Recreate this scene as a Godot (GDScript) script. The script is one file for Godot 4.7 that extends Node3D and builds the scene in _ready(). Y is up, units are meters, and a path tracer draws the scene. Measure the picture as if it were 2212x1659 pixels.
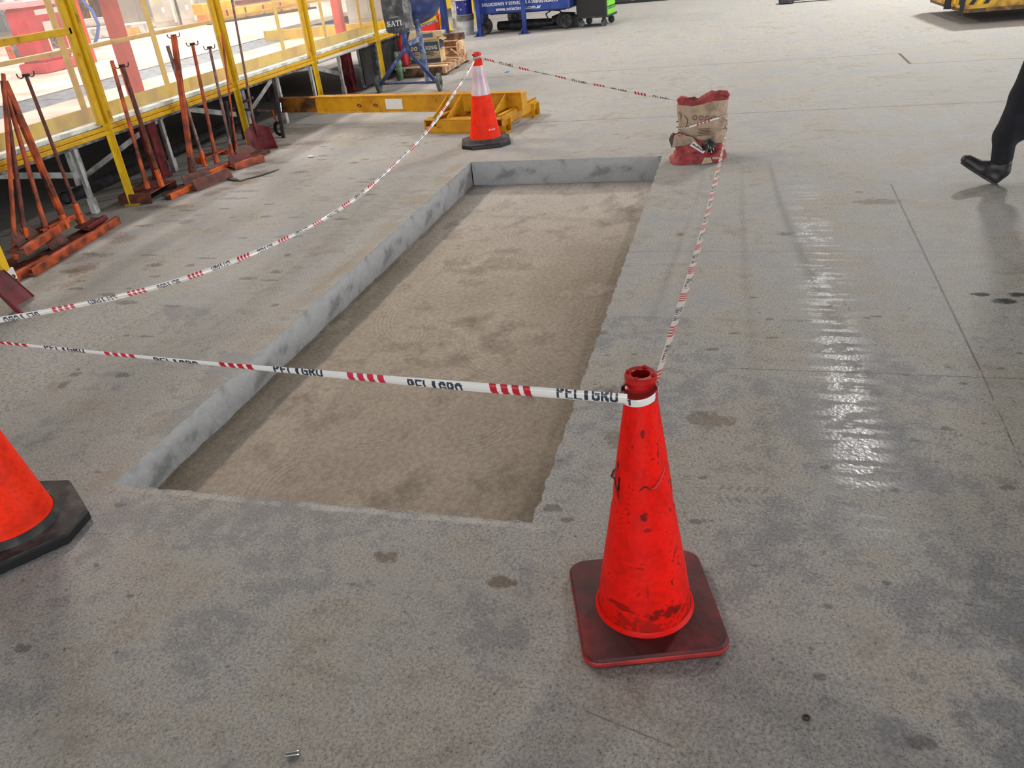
extends Node3D
# An industrial hall: a patched pit in a concrete floor, fenced off with cones and caution tape,
# beside a raised walkway behind a yellow safety fence. Units are metres, the pit runs along z.

const PIT := [-2.088, -0.555, -6.17, -1.812]   # x0, x1, z0, z1
var M := {}
var used_names := {}

func _ready():
	# ---------------------------------------------------------------- camera
	var cam := Camera3D.new()
	cam.name = "camera"
	cam.fov = 51.7324
	cam.near = 0.05
	cam.far = 200.0
	cam.transform = Transform3D(Basis(Vector3(0.964015, -0.093866, -0.248724), Vector3(-0.043444, 0.867390, -0.495730), Vector3(0.262273, 0.488697, 0.832099)), Vector3(0, 1.55, 0))
	add_child(cam)
	cam.current = true
	# ---------------------------------------------------------------- environment, exposure
	var env := Environment.new()
	env.background_mode = Environment.BG_COLOR
	env.background_color = Color(0.02, 0.02, 0.022)
	env.tonemap_mode = Environment.TONE_MAPPER_LINEAR
	env.tonemap_exposure = 0.58
	env.sdfgi_enabled = true
	env.ssao_enabled = true
	env.ssil_enabled = true
	var we := WorldEnvironment.new()
	we.name = "world_environment"
	we.environment = env
	add_child(we)
	# ---------------------------------------------------------------- the lamps of the hall, and added fill panels
	make_materials()
	# x, z, width, length, energy, warmth
	for l in LAMPS:
		lamp(l[0], l[1], l[2], l[3], l[4], l[5], l[6])
	for d in FILL_PANELS:
		add_fill_panel(d[0], d[1], d[2], d[3], d[4])
	# ---------------------------------------------------------------- setting, then things
	build_hall()
	build_floor()
	build_platform()
	build_fence()
	build_cones()
	build_tapes()
	build_sacks()
	build_tools()
	build_lifting_beam()
	build_mixer()
	build_pallet()
	build_far_things()
	build_walkway_things()
	build_person()
	build_litter()

# added fill panels, unseen behind and beside the camera: centre, width, height, turn about y, energy
const FILL_PANELS := [[Vector3(1.0, 1.9, 23.8), 18.0, 3.2, 0.0, 620.0], [Vector3(23.8, 2.2, -5.0), 16.0, 3.4, 90.0, 460.0]]
const LAMP_H := 6.0
const LAMPS := [
	[1.9, -10.8, 0.3, 1.9, 6.5, 0.0, 0.0], [1.9, -13.6, 0.3, 1.9, 7.0, 0.0, 0.0], [1.9, -16.8, 0.3, 1.9, 8.0, 0.0, 0.0], [1.9, -21.0, 0.3, 1.9, 10.0, 0.0, 0.0],
	[5.0, -18.0, 0.9, 0.9, 240.0, 0.0, 2.2],
	[-3.2, -8.6, 0.5, 1.9, 11.0, 0.0, 0.0], [-3.2, -14.5, 0.5, 1.9, 11.0, 0.0, 0.0], [-3.2, -21.0, 0.5, 1.9, 12.0, 0.0, 0.0],
	[7.5, -13.0, 0.5, 1.9, 5.0, 0.0, 0.0],
	[-8.0, -6.5, 0.6, 1.9, 68.0, 0.25, 0.0], [-8.4, -11.0, 0.6, 1.9, 80.0, 0.25, 0.0], [-11.0, -15.5, 0.6, 1.9, 110.0, 0.2, 0.0],
]

func lamp(x, z, w, l, e, warm, raised):
	var col := Color(1.0, 0.985, 0.965).lerp(Color(1.0, 0.86, 0.76), warm)
	var t = thing("high_bay_lamp", "long white high bay lamp hanging from the hall ceiling", "lamp", Vector3(x, LAMP_H + raised, z), 0.0, "high bay lamps of the hall")
	var b := MB.new()
	b.box(Vector3(0, 0.06, 0), Vector3(w + 0.06, 0.1, l + 0.06), 0.01)
	part("housing", b, M.white_paint, t)
	b = MB.new()
	b.box(Vector3(0, 0.0, 0), Vector3(w, 0.02, l), 0.004)
	part("diffuser", b, M.lamp_glow, t)
	for s in [-1, 1]:
		b = MB.new()
		b.tube([Vector3(0, 0.1, s * l * 0.4), Vector3(0, 3.45 - raised, s * l * 0.4)], 0.006, 6)
		part("hanger", b, M.steel, t)
	var a := AreaLight3D.new()
	a.name = "lamp_light"
	a.area_size = Vector2(w, l)
	a.area_normalize_energy = true
	a.light_energy = e
	a.light_color = col
	a.shadow_enabled = true
	a.set("area_range", 60.0)
	a.rotation_degrees.x = -90
	a.position = Vector3(0, -0.03, 0)
	t.add_child(a, true)

func add_fill_panel(at: Vector3, w: float, h: float, turn: float, e: float):
	var t := Node3D.new()
	t.name = numbered("added_fill")  # added panel, no known opening here; it brightens upright faces
	if t.name == "added_fill": t.name = "added_fill_1"
	else: t.name = "added_fill_2"
	t.set_meta("kind", "structure")
	add_child(t)
	t.position = at
	t.rotation_degrees.y = turn
	var b := MB.new()
	b.box(Vector3(0, 0, 0.0), Vector3(w, h, 0.04), 0.0)
	part("fill_sheet", b, M.fill_glow, t)
	b = MB.new()
	for s in [-1.0, 1.0]:
		b = MB.new()
		b.box(Vector3(s * (w / 2 + 0.05), 0, 0), Vector3(0.1, h + 0.2, 0.1), 0.01)
		part("fill_frame", b, M.white_steel, t)
		b = MB.new()
		b.box(Vector3(0, s * (h / 2 + 0.05), 0), Vector3(w, 0.1, 0.1), 0.01)
		part("fill_frame", b, M.white_steel, t)
	var a := AreaLight3D.new()
	a.name = "fill_light"
	a.area_size = Vector2(w, h)
	a.area_normalize_energy = true
	a.light_energy = e
	a.light_color = Color(0.97, 0.985, 1.0)
	a.shadow_enabled = true
	a.set("area_range", 60.0)
	a.position = Vector3(0, 0, -0.05)
	t.add_child(a, true)

# ==================================================================== helpers
func numbered(called: String) -> String:
	var n: int = used_names.get(called, 0)
	used_names[called] = n + 1
	return called if n == 0 else "%s_%03d" % [called, n]

func thing(called: String, label: String, category: String, at := Vector3.ZERO, turn := 0.0, group := "") -> Node3D:
	var o := Node3D.new()
	o.name = numbered(called)
	add_child(o)
	o.position = at
	o.rotation.y = turn
	tag(o, label, category, group)
	return o

func tag(o: Node3D, label: String, category: String, group := ""):
	o.set_meta("label", label)
	o.set_meta("category", category)
	if group != "":
		o.set_meta("group", group)

func part(called: String, b: MB, mat: Material, parent: Node3D, label := "") -> MeshInstance3D:
	var m := MeshInstance3D.new()
	m.name = called
	m.mesh = b.mesh()
	m.material_override = mat
	parent.add_child(m, true)
	if label != "":
		m.set_meta("label", label)
	return m

func single(called: String, b: MB, mat: Material, label: String, category: String, at := Vector3.ZERO, group := "") -> MeshInstance3D:
	var m := part(numbered(called), b, mat, self)
	m.position = at
	tag(m, label, category, group)
	return m

func struct(called: String, b: MB, mat: Material, parent: Node3D = null) -> MeshInstance3D:
	var m := part(called, b, mat, parent if parent else self)
	if parent == null:
		m.set_meta("kind", "structure")
	return m

func text(called: String, words: String, high: float, xf: Transform3D, mat: Material, parent: Node3D, serif := false, wide := 1.0) -> MeshInstance3D:
	var t := TextMesh.new()
	var f := SystemFont.new()
	f.font_names = PackedStringArray(["Droid Serif" if serif else "Droid Sans"])
	f.font_weight = 700
	t.font = f
	t.text = words
	t.font_size = 64
	t.pixel_size = high / 46.0
	t.depth = 0.0012
	t.curve_step = 2.0
	var m := MeshInstance3D.new()
	m.name = called
	m.mesh = t
	m.material_override = mat
	m.transform = xf
	m.scale = Vector3(wide, 1, 1)
	parent.add_child(m, true)
	return m

static func face_to(origin: Vector3, right: Vector3, up: Vector3) -> Transform3D:
	var x := right.normalized()
	var z := x.cross(up).normalized()
	return Transform3D(Basis(x, z.cross(x), z), origin)

static func jitter(i: int, k := 0) -> float:
	var v := sin(float(i) * 12.9898 + float(k) * 78.233) * 43758.5453
	return v - floor(v)

# -------------------------------------------------------------------- mesh builder (faces given counter-clockwise seen from outside)
class MB extends RefCounted:
	var p := PackedVector3Array()
	var n := PackedVector3Array()
	var uv := PackedVector2Array()
	var x := Transform3D.IDENTITY
	var uv2_tile := 0.0

	func tri(a: Vector3, b: Vector3, c: Vector3, na = null, nb = null, nc = null, ua := Vector2.ZERO, ub := Vector2.ZERO, uc := Vector2.ZERO):
		a = x * a; b = x * b; c = x * c
		var f := (b - a).cross(c - a)
		if f.length_squared() < 1e-18:
			return
		f = f.normalized()
		p.append(a); p.append(c); p.append(b)
		n.append(f if na == null else (x.basis * na).normalized())
		n.append(f if nc == null else (x.basis * nc).normalized())
		n.append(f if nb == null else (x.basis * nb).normalized())
		uv.append(ua); uv.append(uc); uv.append(ub)

	func quad(a: Vector3, b: Vector3, c: Vector3, d: Vector3):
		tri(a, b, c, null, null, null, Vector2(0, 0), Vector2(1, 0), Vector2(1, 1))
		tri(a, c, d, null, null, null, Vector2(0, 0), Vector2(1, 1), Vector2(0, 1))

	func box(c: Vector3, s: Vector3, bev := 0.0, turn := Basis.IDENTITY):
		var old := x
		x = old * Transform3D(turn, c)
		var h := s * 0.5
		bev = minf(bev, minf(h.x, minf(h.y, h.z)) * 0.9)
		for ax in 3:
			var u := (ax + 1) % 3
			var v := (ax + 2) % 3
			for sg in [-1.0, 1.0]:
				var q := []
				for k in [[-1, -1], [1, -1], [1, 1], [-1, 1]]:
					var w := Vector3.ZERO
					w[ax] = sg * h[ax]
					w[u] = k[0] * (h[u] - bev)
					w[v] = k[1] * (h[v] - bev)
					q.append(w)
				if sg > 0: quad(q[0], q[1], q[2], q[3])
				else: quad(q[3], q[2], q[1], q[0])
			if bev > 0.0:
				for s1 in [-1.0, 1.0]:
					for s2 in [-1.0, 1.0]:
						var q := []
						for k in [[0, -1], [0, 1], [1, 1], [1, -1]]:
							var w := Vector3.ZERO
							w[ax] = k[1] * (h[ax] - bev)
							w[u] = s1 * (h[u] - (bev if k[0] == 1 else 0.0))
							w[v] = s2 * (h[v] - (0.0 if k[0] == 1 else bev))
							q.append(w)
						if s1 * s2 < 0: quad(q[0], q[1], q[2], q[3])
						else: quad(q[3], q[2], q[1], q[0])
		if bev > 0.0:
			for sx in [-1.0, 1.0]:
				for sy in [-1.0, 1.0]:
					for sz in [-1.0, 1.0]:
						var a := Vector3(sx * h.x, sy * (h.y - bev), sz * (h.z - bev))
						var b := Vector3(sx * (h.x - bev), sy * h.y, sz * (h.z - bev))
						var c2 := Vector3(sx * (h.x - bev), sy * (h.y - bev), sz * h.z)
						if sx * sy * sz > 0: tri(a, b, c2)
						else: tri(a, c2, b)
		x = old

	func bar(a: Vector3, b: Vector3, w: float, h: float, bev := 0.0, up := Vector3.UP):
		# a box from a to b, w across, h along up
		var d := b - a
		var z := d.normalized()
		if absf(z.dot(up)) > 0.98: up = Vector3(1, 0, 0) if absf(z.x) < 0.9 else Vector3(0, 0, 1)
		var r := up.cross(z).normalized()
		box((a + b) * 0.5, Vector3(w, h, d.length()), bev, Basis(r, z.cross(r), z))

	func hollow(a: Vector3, b: Vector3, w: float, h: float, t: float, up := Vector3.UP):
		# a rectangular tube, open at both ends
		var z := (b - a).normalized()
		var r := up.cross(z).normalized()
		var u := z.cross(r)
		bar(a + u * (h - t) * 0.5, b + u * (h - t) * 0.5, w, t, 0.0, up)
		bar(a - u * (h - t) * 0.5, b - u * (h - t) * 0.5, w, t, 0.0, up)
		bar(a + r * (w - t) * 0.5, b + r * (w - t) * 0.5, t, h - 2 * t, 0.0, up)
		bar(a - r * (w - t) * 0.5, b - r * (w - t) * 0.5, t, h - 2 * t, 0.0, up)

	func channel(a: Vector3, b: Vector3, w: float, h: float, t: float, open: Vector3):
		# a C profile whose open side looks towards open; h is its web, w its flanges
		var z := (b - a).normalized()
		var r := (open - z * open.dot(z)).normalized()
		var u := z.cross(r)
		bar(a - r * (w - t) * 0.5, b - r * (w - t) * 0.5, h, t, 0.0, r)
		for s in [-1.0, 1.0]:
			bar(a + u * s * (h - t) * 0.5, b + u * s * (h - t) * 0.5, t, w, 0.0, r)

	func grid(rows: Array, closed := false, uvs = null):
		# rows of points; smooth normals; outside is to the left of the row direction crossed with the next row
		var R := rows.size()
		var C: int = rows[0].size()
		var nn := []
		for i in R:
			var line := PackedVector3Array()
			for j in C:
				var j0 := (j - 1 + C) % C if closed else maxi(j - 1, 0)
				var j1 := (j + 1) % C if closed else mini(j + 1, C - 1)
				var du: Vector3 = rows[i][j1] - rows[i][j0]
				var dv: Vector3 = rows[mini(i + 1, R - 1)][j] - rows[maxi(i - 1, 0)][j]
				var q := du.cross(dv)
				line.append(q.normalized() if q.length_squared() > 1e-20 else Vector3.ZERO)
			nn.append(line)
		for i in R:
			for j in C:
				if nn[i][j] == Vector3.ZERO:
					var k := i - 1 if i > 0 else i + 1
					nn[i][j] = nn[k][j]
					if nn[i][j] == Vector3.ZERO: nn[i][j] = Vector3.UP
		var last := C if closed else C - 1
		for i in R - 1:
			for j in last:
				var k := (j + 1) % C
				var ua := Vector2(float(j) / last, float(i) / (R - 1))
				var ub := Vector2(float(j + 1) / last, float(i) / (R - 1))
				var uc := Vector2(float(j + 1) / last, float(i + 1) / (R - 1))
				var ud := Vector2(float(j) / last, float(i + 1) / (R - 1))
				if uvs != null:
					ua = uvs[i][j]; ub = uvs[i][k]; uc = uvs[i + 1][k]; ud = uvs[i + 1][j]
				tri(rows[i][j], rows[i][k], rows[i + 1][k], nn[i][j], nn[i][k], nn[i + 1][k], ua, ub, uc)
				tri(rows[i][j], rows[i + 1][k], rows[i + 1][j], nn[i][j], nn[i + 1][k], nn[i + 1][j], ua, uc, ud)

	func tube(path: Array, r, sides := 10, caps := true, flat := 1.0):
		var rows := []
		var up := Vector3.UP
		for i in path.size():
			var d: Vector3 = (path[mini(i + 1, path.size() - 1)] - path[maxi(i - 1, 0)]).normalized()
			if absf(d.dot(up)) > 0.97 and i == 0: up = Vector3(1, 0, 0)
			var s := up.cross(d).normalized()
			up = d.cross(s).normalized()
			var rr: float = r[i] if r is Array else r
			var row := PackedVector3Array()
			for k in sides:
				var a := TAU * k / sides
				row.append(path[i] + s * cos(a) * rr + up * sin(a) * rr * flat)
			rows.append(row)
		grid(rows, true)
		if caps:
			for e in [0, path.size() - 1]:
				for k in sides:
					var a: Vector3 = rows[e][k]
					var b: Vector3 = rows[e][(k + 1) % sides]
					if e == 0: tri(path[0], b, a)
					else: tri(path[e], a, b)

	func lathe(prof: Array, segs := 32, sharp := 0.6):
		# profile of (radius, height) from the bottom up on the outside; corners sharper than `sharp` stay hard
		var groups := [[prof[0]]]
		for i in range(1, prof.size()):
			groups[-1].append(prof[i])
			if i < prof.size() - 1:
				var a: Vector2 = (prof[i] - prof[i - 1]).normalized()
				var b: Vector2 = (prof[i + 1] - prof[i]).normalized()
				if absf(a.angle_to(b)) > sharp: groups.append([prof[i]])
		for g in groups:
			var rows := []
			for q in g:
				var row := PackedVector3Array()
				for k in segs:
					var a := -TAU * k / segs
					row.append(Vector3(cos(a) * q.x, q.y, sin(a) * q.x))
				rows.append(row)
			grid(rows, true)

	func prism(poly: PackedVector2Array, depth: float):
		# a polygon in xy (counter-clockwise) from z = 0 to depth
		if Geometry2D.is_polygon_clockwise(poly):
			poly.reverse()
		var t := Geometry2D.triangulate_polygon(poly)
		for i in range(0, t.size(), 3):
			var a := poly[t[i]]
			var b := poly[t[i + 1]]
			var c := poly[t[i + 2]]
			if (b - a).cross(c - a) < 0:
				var s := b; b = c; c = s
			tri(Vector3(a.x, a.y, depth), Vector3(b.x, b.y, depth), Vector3(c.x, c.y, depth))
			tri(Vector3(a.x, a.y, 0), Vector3(c.x, c.y, 0), Vector3(b.x, b.y, 0))
		for i in poly.size():
			var a := poly[i]
			var b := poly[(i + 1) % poly.size()]
			quad(Vector3(a.x, a.y, 0), Vector3(b.x, b.y, 0), Vector3(b.x, b.y, depth), Vector3(a.x, a.y, depth))

	func flat_floor(poly: PackedVector2Array, y: float, uv0: Vector2, uv1: Vector2):
		# a polygon in xz, facing up, with uv mapped over the rectangle uv0..uv1
		var t := Geometry2D.triangulate_polygon(poly)
		for i in range(0, t.size(), 3):
			var q := [poly[t[i]], poly[t[i + 1]], poly[t[i + 2]]]
			if (q[1] - q[0]).cross(q[2] - q[0]) > 0: q.reverse()
			var u := []
			for v in q: u.append((v - uv0) / (uv1 - uv0))
			tri(Vector3(q[0].x, y, q[0].y), Vector3(q[1].x, y, q[1].y), Vector3(q[2].x, y, q[2].y), Vector3.UP, Vector3.UP, Vector3.UP, u[0], u[1], u[2])

	func plate(poly: Array, t: float):
		# a flat polygon of 3-D points (counter-clockwise from outside) with thickness t behind it
		var nrm := Vector3.ZERO
		for i in range(1, poly.size() - 1):
			nrm += (poly[i] - poly[0]).cross(poly[i + 1] - poly[0])
		var d := -nrm.normalized() * t
		for i in range(1, poly.size() - 1):
			tri(poly[0], poly[i], poly[i + 1])
			tri(poly[0] + d, poly[i + 1] + d, poly[i] + d)
		for i in poly.size():
			var a: Vector3 = poly[i]
			var b: Vector3 = poly[(i + 1) % poly.size()]
			quad(b, a, a + d, b + d)

	func mesh() -> ArrayMesh:
		var m := ArrayMesh.new()
		add_to(m)
		return m

	func add_to(m: ArrayMesh):
		var arr := []
		arr.resize(Mesh.ARRAY_MAX)
		arr[Mesh.ARRAY_VERTEX] = p
		arr[Mesh.ARRAY_NORMAL] = n
		arr[Mesh.ARRAY_TEX_UV] = uv
		if uv2_tile > 0.0:
			var u2 := PackedVector2Array()
			for q in p: u2.append(Vector2(q.x, q.z) / uv2_tile)
			arr[Mesh.ARRAY_TEX_UV2] = u2
		m.add_surface_from_arrays(Mesh.PRIMITIVE_TRIANGLES, arr)

# -------------------------------------------------------------------- materials
func noise(freq: float, seed_: int, kind := FastNoiseLite.TYPE_SIMPLEX_SMOOTH, oct := 4) -> FastNoiseLite:
	var f := FastNoiseLite.new()
	f.noise_type = kind
	f.seed = seed_
	f.frequency = freq
	f.fractal_type = FastNoiseLite.FRACTAL_FBM if oct > 1 else FastNoiseLite.FRACTAL_NONE
	f.fractal_octaves = oct
	return f

func noise_tex(size: int, freq: float, seed_: int, stops: Array, oct := 4, kind := FastNoiseLite.TYPE_SIMPLEX_SMOOTH) -> NoiseTexture2D:
	# stops: [position, colour, position, colour ...]
	var t := NoiseTexture2D.new()
	t.width = size
	t.height = size
	t.seamless = true
	t.generate_mipmaps = false
	t.noise = noise(freq, seed_, kind, oct)
	if stops.size():
		var g := Gradient.new()
		var o := PackedFloat32Array()
		var c := PackedColorArray()
		for i in range(0, stops.size(), 2):
			o.append(stops[i]); c.append(stops[i + 1])
		g.offsets = o
		g.colors = c
		t.color_ramp = g
	return t

var bump_fine: NoiseTexture2D
var bump_coarse: NoiseTexture2D

func plain(col: Color, rough := 0.6, metal := 0.0) -> StandardMaterial3D:
	var m := StandardMaterial3D.new()
	m.albedo_color = col
	m.roughness = rough
	m.metallic = metal
	return m

func worn(stops: Array, scale: float, rough := 0.55, metal := 0.0, bump := 0.0, seed_ := 1, freq := 0.012, oct := 5) -> StandardMaterial3D:
	# a surface whose colour wanders through the stops, laid on by object-space triplanar mapping
	var m := StandardMaterial3D.new()
	m.albedo_texture = noise_tex(256, freq, seed_, stops, oct)
	m.roughness = rough
	m.metallic = metal
	m.uv1_triplanar = true
	m.uv1_scale = Vector3.ONE * scale
	if bump > 0.0:
		m.heightmap_enabled = true
		m.heightmap_texture = bump_fine
		m.heightmap_scale = bump
	return m

func c8(r: int, g: int, b: int) -> Color:
	return Color8(r, g, b)

func make_materials():
	bump_fine = noise_tex(256, 0.05, 71, [], 4)
	bump_coarse = noise_tex(256, 0.015, 72, [], 4)
	M.white_paint = plain(c8(205, 205, 200), 0.5)
	M.steel = plain(c8(120, 120, 122), 0.4, 0.7)
	M.lamp_glow = plain(c8(255, 255, 255), 0.5)
	M.lamp_glow.emission_enabled = true
	M.lamp_glow.emission = Color(1, 0.98, 0.95)
	M.lamp_glow.emission_energy_multiplier = 6.0
	M.fill_glow = plain(c8(240, 244, 248), 0.6)
	M.fill_glow.emission_enabled = true
	M.fill_glow.emission = Color(0.97, 0.985, 1)
	M.fill_glow.emission_energy_multiplier = 1.5
	M.ceiling = worn([0.3, c8(140, 142, 145), 0.7, c8(156, 158, 160)], 0.3, 0.8)
	M.wall = worn([0.3, c8(176, 176, 180), 0.7, c8(196, 196, 200)], 0.2, 0.75)
	M.yellow = worn([0.1, c8(158, 112, 24), 0.24, c8(206, 156, 22), 0.75, c8(224, 178, 24), 0.92, c8(206, 160, 36)], 1.5, 0.42, 0.0, 0.05, 3)
	M.yellow_bright = worn([0.15, c8(206, 166, 26), 0.5, c8(230, 190, 32), 0.85, c8(222, 184, 44)], 1.2, 0.45, 0.0, 0.03, 5)
	M.yellow_beam = worn([0.04, c8(110, 70, 20), 0.13, c8(186, 126, 14), 0.55, c8(208, 150, 14), 0.85, c8(196, 138, 16)], 1.3, 0.45, 0.0, 0.06, 7)
	M.brown_beam = worn([0.2, c8(64, 40, 22), 0.5, c8(128, 80, 26), 0.8, c8(168, 108, 26)], 1.3, 0.55, 0.0, 0.06, 8)
	M.orange_rust = worn([0.15, c8(66, 36, 26), 0.38, c8(142, 62, 30), 0.6, c8(190, 80, 34), 0.85, c8(206, 92, 42)], 2.2, 0.5, 0.0, 0.08, 11)
	M.orange_fresh = worn([0.15, c8(150, 66, 30), 0.4, c8(214, 92, 34), 0.85, c8(226, 106, 44)], 2.2, 0.5, 0.0, 0.05, 12)
	M.brown_rust = worn([0.15, c8(52, 32, 28), 0.45, c8(98, 48, 36), 0.7, c8(128, 62, 42), 0.9, c8(140, 96, 74)], 2.5, 0.65, 0.0, 0.1, 13)
	M.rod_grey = worn([0.2, c8(84, 60, 56), 0.5, c8(124, 92, 86), 0.8, c8(150, 128, 122)], 3.0, 0.5, 0.2, 0.05, 14)
	M.maroon = worn([0.2, c8(70, 18, 22), 0.5, c8(112, 28, 34), 0.8, c8(128, 38, 44)], 2.5, 0.5, 0.0, 0.05, 15)
	M.dark_steel = worn([0.3, c8(40, 34, 34), 0.7, c8(66, 54, 52)], 3.0, 0.5, 0.4, 0.05, 16)
	M.white_steel = worn([0.25, c8(150, 148, 142), 0.5, c8(196, 194, 188), 0.8, c8(210, 208, 204)], 1.5, 0.55, 0.0, 0.03, 17)
	M.ledge = worn([0.25, c8(190, 196, 190), 0.5, c8(226, 232, 226), 0.8, c8(236, 240, 236)], 2.5, 0.4, 0.0, 0.05, 18)
	M.red_column = worn([0.2, c8(196, 52, 34), 0.5, c8(226, 66, 42), 0.8, c8(230, 78, 54)], 0.8, 0.5, 0.0, 0.02, 19)
	M.red_bin = worn([0.2, c8(168, 28, 40), 0.5, c8(196, 36, 50), 0.85, c8(206, 58, 70)], 0.9, 0.5, 0.0, 0.02, 20)
	M.deck = worn([0.2, c8(196, 168, 150), 0.5, c8(222, 202, 186), 0.8, c8(230, 214, 202)], 0.35, 0.55, 0.0, 0.02, 21)
	M.grating = worn([0.3, c8(88, 98, 108), 0.5, c8(110, 122, 132), 0.8, c8(124, 136, 146)], 3.0, 0.5, 0.2, 0.2, 22)
	M.black_board = worn([0.3, c8(22, 22, 24), 0.7, c8(40, 40, 42)], 1.5, 0.6, 0.0, 0.03, 23)
	M.black = plain(c8(20, 20, 22), 0.5)
	M.rubber = worn([0.3, c8(34, 34, 34), 0.6, c8(58, 57, 55), 0.85, c8(86, 82, 78)], 3.0, 0.75, 0.0, 0.06, 24)
	M.tyre = worn([0.3, c8(70, 74, 72), 0.7, c8(112, 116, 112)], 3.0, 0.8, 0.0, 0.05, 25)
	M.blue = worn([0.25, c8(22, 34, 76), 0.5, c8(34, 52, 108), 0.75, c8(52, 72, 128), 0.92, c8(120, 130, 150)], 2.0, 0.5, 0.0, 0.06, 26)
	M.blue_dusty = worn([0.2, c8(42, 60, 112), 0.5, c8(92, 108, 146), 0.8, c8(160, 166, 176)], 2.2, 0.6, 0.0, 0.06, 27)
	M.blue_tank = worn([0.25, c8(22, 44, 108), 0.5, c8(30, 58, 132), 0.8, c8(40, 66, 138)], 0.8, 0.45, 0.0, 0.02, 28)
	M.charcoal = worn([0.25, c8(38, 40, 44), 0.5, c8(58, 60, 64), 0.75, c8(84, 86, 88), 0.93, c8(150, 150, 150)], 2.0, 0.5, 0.0, 0.03, 29)
	M.grey_dust = worn([0.2, c8(70, 70, 72), 0.5, c8(118, 118, 120), 0.8, c8(156, 156, 158)], 2.5, 0.6, 0.0, 0.05, 30)
	M.wood = worn([0.2, c8(150, 112, 80), 0.5, c8(190, 150, 114), 0.8, c8(210, 174, 138)], 2.0, 0.7, 0.0, 0.06, 31)
	M.wood_dark = worn([0.2, c8(70, 52, 38), 0.5, c8(104, 80, 60), 0.8, c8(130, 104, 80)], 2.0, 0.75, 0.0, 0.06, 32)
	M.wood_end = worn([0.2, c8(208, 166, 124), 0.5, c8(232, 196, 156), 0.8, c8(238, 208, 172)], 3.0, 0.7, 0.0, 0.05, 33)
	M.carton = worn([0.2, c8(140, 122, 88), 0.5, c8(158, 140, 104), 0.8, c8(170, 152, 116)], 1.5, 0.75, 0.0, 0.02, 34)
	M.carton_light = worn([0.2, c8(196, 160, 112), 0.5, c8(212, 178, 130), 0.8, c8(222, 190, 144)], 1.5, 0.75, 0.0, 0.02, 35)
	M.print_navy = plain(c8(48, 62, 80), 0.7)
	M.print_dark = plain(c8(52, 50, 46), 0.7)
	M.print_pale = plain(c8(196, 186, 158), 0.7)
	M.white_letter = plain(c8(214, 220, 224), 0.55)
	M.cabinet = worn([0.2, c8(172, 168, 158), 0.5, c8(190, 186, 176), 0.8, c8(198, 194, 186)], 0.6, 0.5, 0.0, 0.01, 36)
	M.green = plain(c8(120, 210, 50), 0.4)
	M.olive = worn([0.2, c8(60, 92, 60), 0.6, c8(110, 140, 104), 0.85, c8(150, 166, 140)], 2.5, 0.6, 0.0, 0.04, 37)
	M.bucket = worn([0.2, c8(140, 146, 146), 0.5, c8(178, 184, 184), 0.8, c8(196, 200, 200)], 1.5, 0.5, 0.0, 0.02, 38)
	M.bucket_dark = worn([0.2, c8(90, 92, 92), 0.5, c8(112, 114, 114), 0.8, c8(126, 128, 128)], 1.5, 0.5, 0.0, 0.02, 39)
	M.label_white = plain(c8(226, 222, 216), 0.6)
	M.chrome = plain(c8(190, 194, 200), 0.18, 1.0)
	M.bright_yellow = plain(c8(238, 190, 20), 0.5)
	M.hose_blue = plain(c8(70, 90, 170), 0.5)
	M.pane = plain(Color(0.93, 0.92, 0.88, 0.14), 0.5)
	M.pane.transparency = BaseMaterial3D.TRANSPARENCY_ALPHA
	M.black_pipe = worn([0.3, c8(30, 30, 32), 0.7, c8(64, 64, 68)], 2.0, 0.3, 0.0, 0.03, 40)

# ==================================================================== setting
func build_hall():
	var b := MB.new()
	b.box(Vector3(-1.5, 9.6, -5), Vector3(53, 0.3, 60), 0.0)
	struct("ceiling", b, M.ceiling)
	b = MB.new()
	b.box(Vector3(-1.5, 4.7, -34.1), Vector3(53, 9.8, 0.2), 0.0)
	struct("wall_far", b, M.wall)
	b = MB.new()
	b.box(Vector3(-1.5, 4.7, 24.1), Vector3(53, 9.8, 0.2), 0.0)
	struct("wall_near", b, M.wall)
	b = MB.new()
	b.box(Vector3(-27.1, 4.7, -5), Vector3(0.2, 9.8, 58.2), 0.0)
	struct("wall_west", b, M.wall)
	b = MB.new()
	b.box(Vector3(24.1, 4.7, -5), Vector3(0.2, 9.8, 58.2), 0.0)
	struct("wall_east", b, M.wall)

func edge_noise(s: float, k: int) -> float:
	# how far the broken lip of the pit strays from a straight saw cut
	return 0.0035 * sin(s * 37.0 + k) + 0.003 * sin(s * 91.0 + k * 2.1) + 0.004 * (jitter(int(floor(s * 60.0)), k) - 0.5)

func pit_edge(k: int) -> PackedVector2Array:
	# 0 west (z1 -> z0), 1 far (x0 -> x1), 2 east (z0 -> z1), 3 near (x1 -> x0), corners included
	var cs := [Vector2(PIT[0], PIT[3]), Vector2(PIT[0], PIT[2]), Vector2(PIT[1], PIT[2]), Vector2(PIT[1], PIT[3])]
	var a: Vector2 = cs[k]
	var b: Vector2 = cs[(k + 1) % 4]
	var nrm := (b - a).orthogonal().normalized()
	var c := int((b - a).length() / 0.022)
	var out := PackedVector2Array()
	for i in c + 1:
		var t := float(i) / c
		var s := a.distance_to(b) * t
		out.append(a.lerp(b, t) + nrm * (0.0 if i == 0 or i == c else edge_noise(s, k)))
	return out

const NEAR := [-2.95, 1.95, -3.3, -0.55]
const MID := [-5.6, 3.6, -10.8, -3.3]

func rect_poly(x0: float, x1: float, z0: float, z1: float) -> PackedVector2Array:
	return PackedVector2Array([Vector2(x0, z0), Vector2(x1, z0), Vector2(x1, z1), Vector2(x0, z1)])

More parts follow.
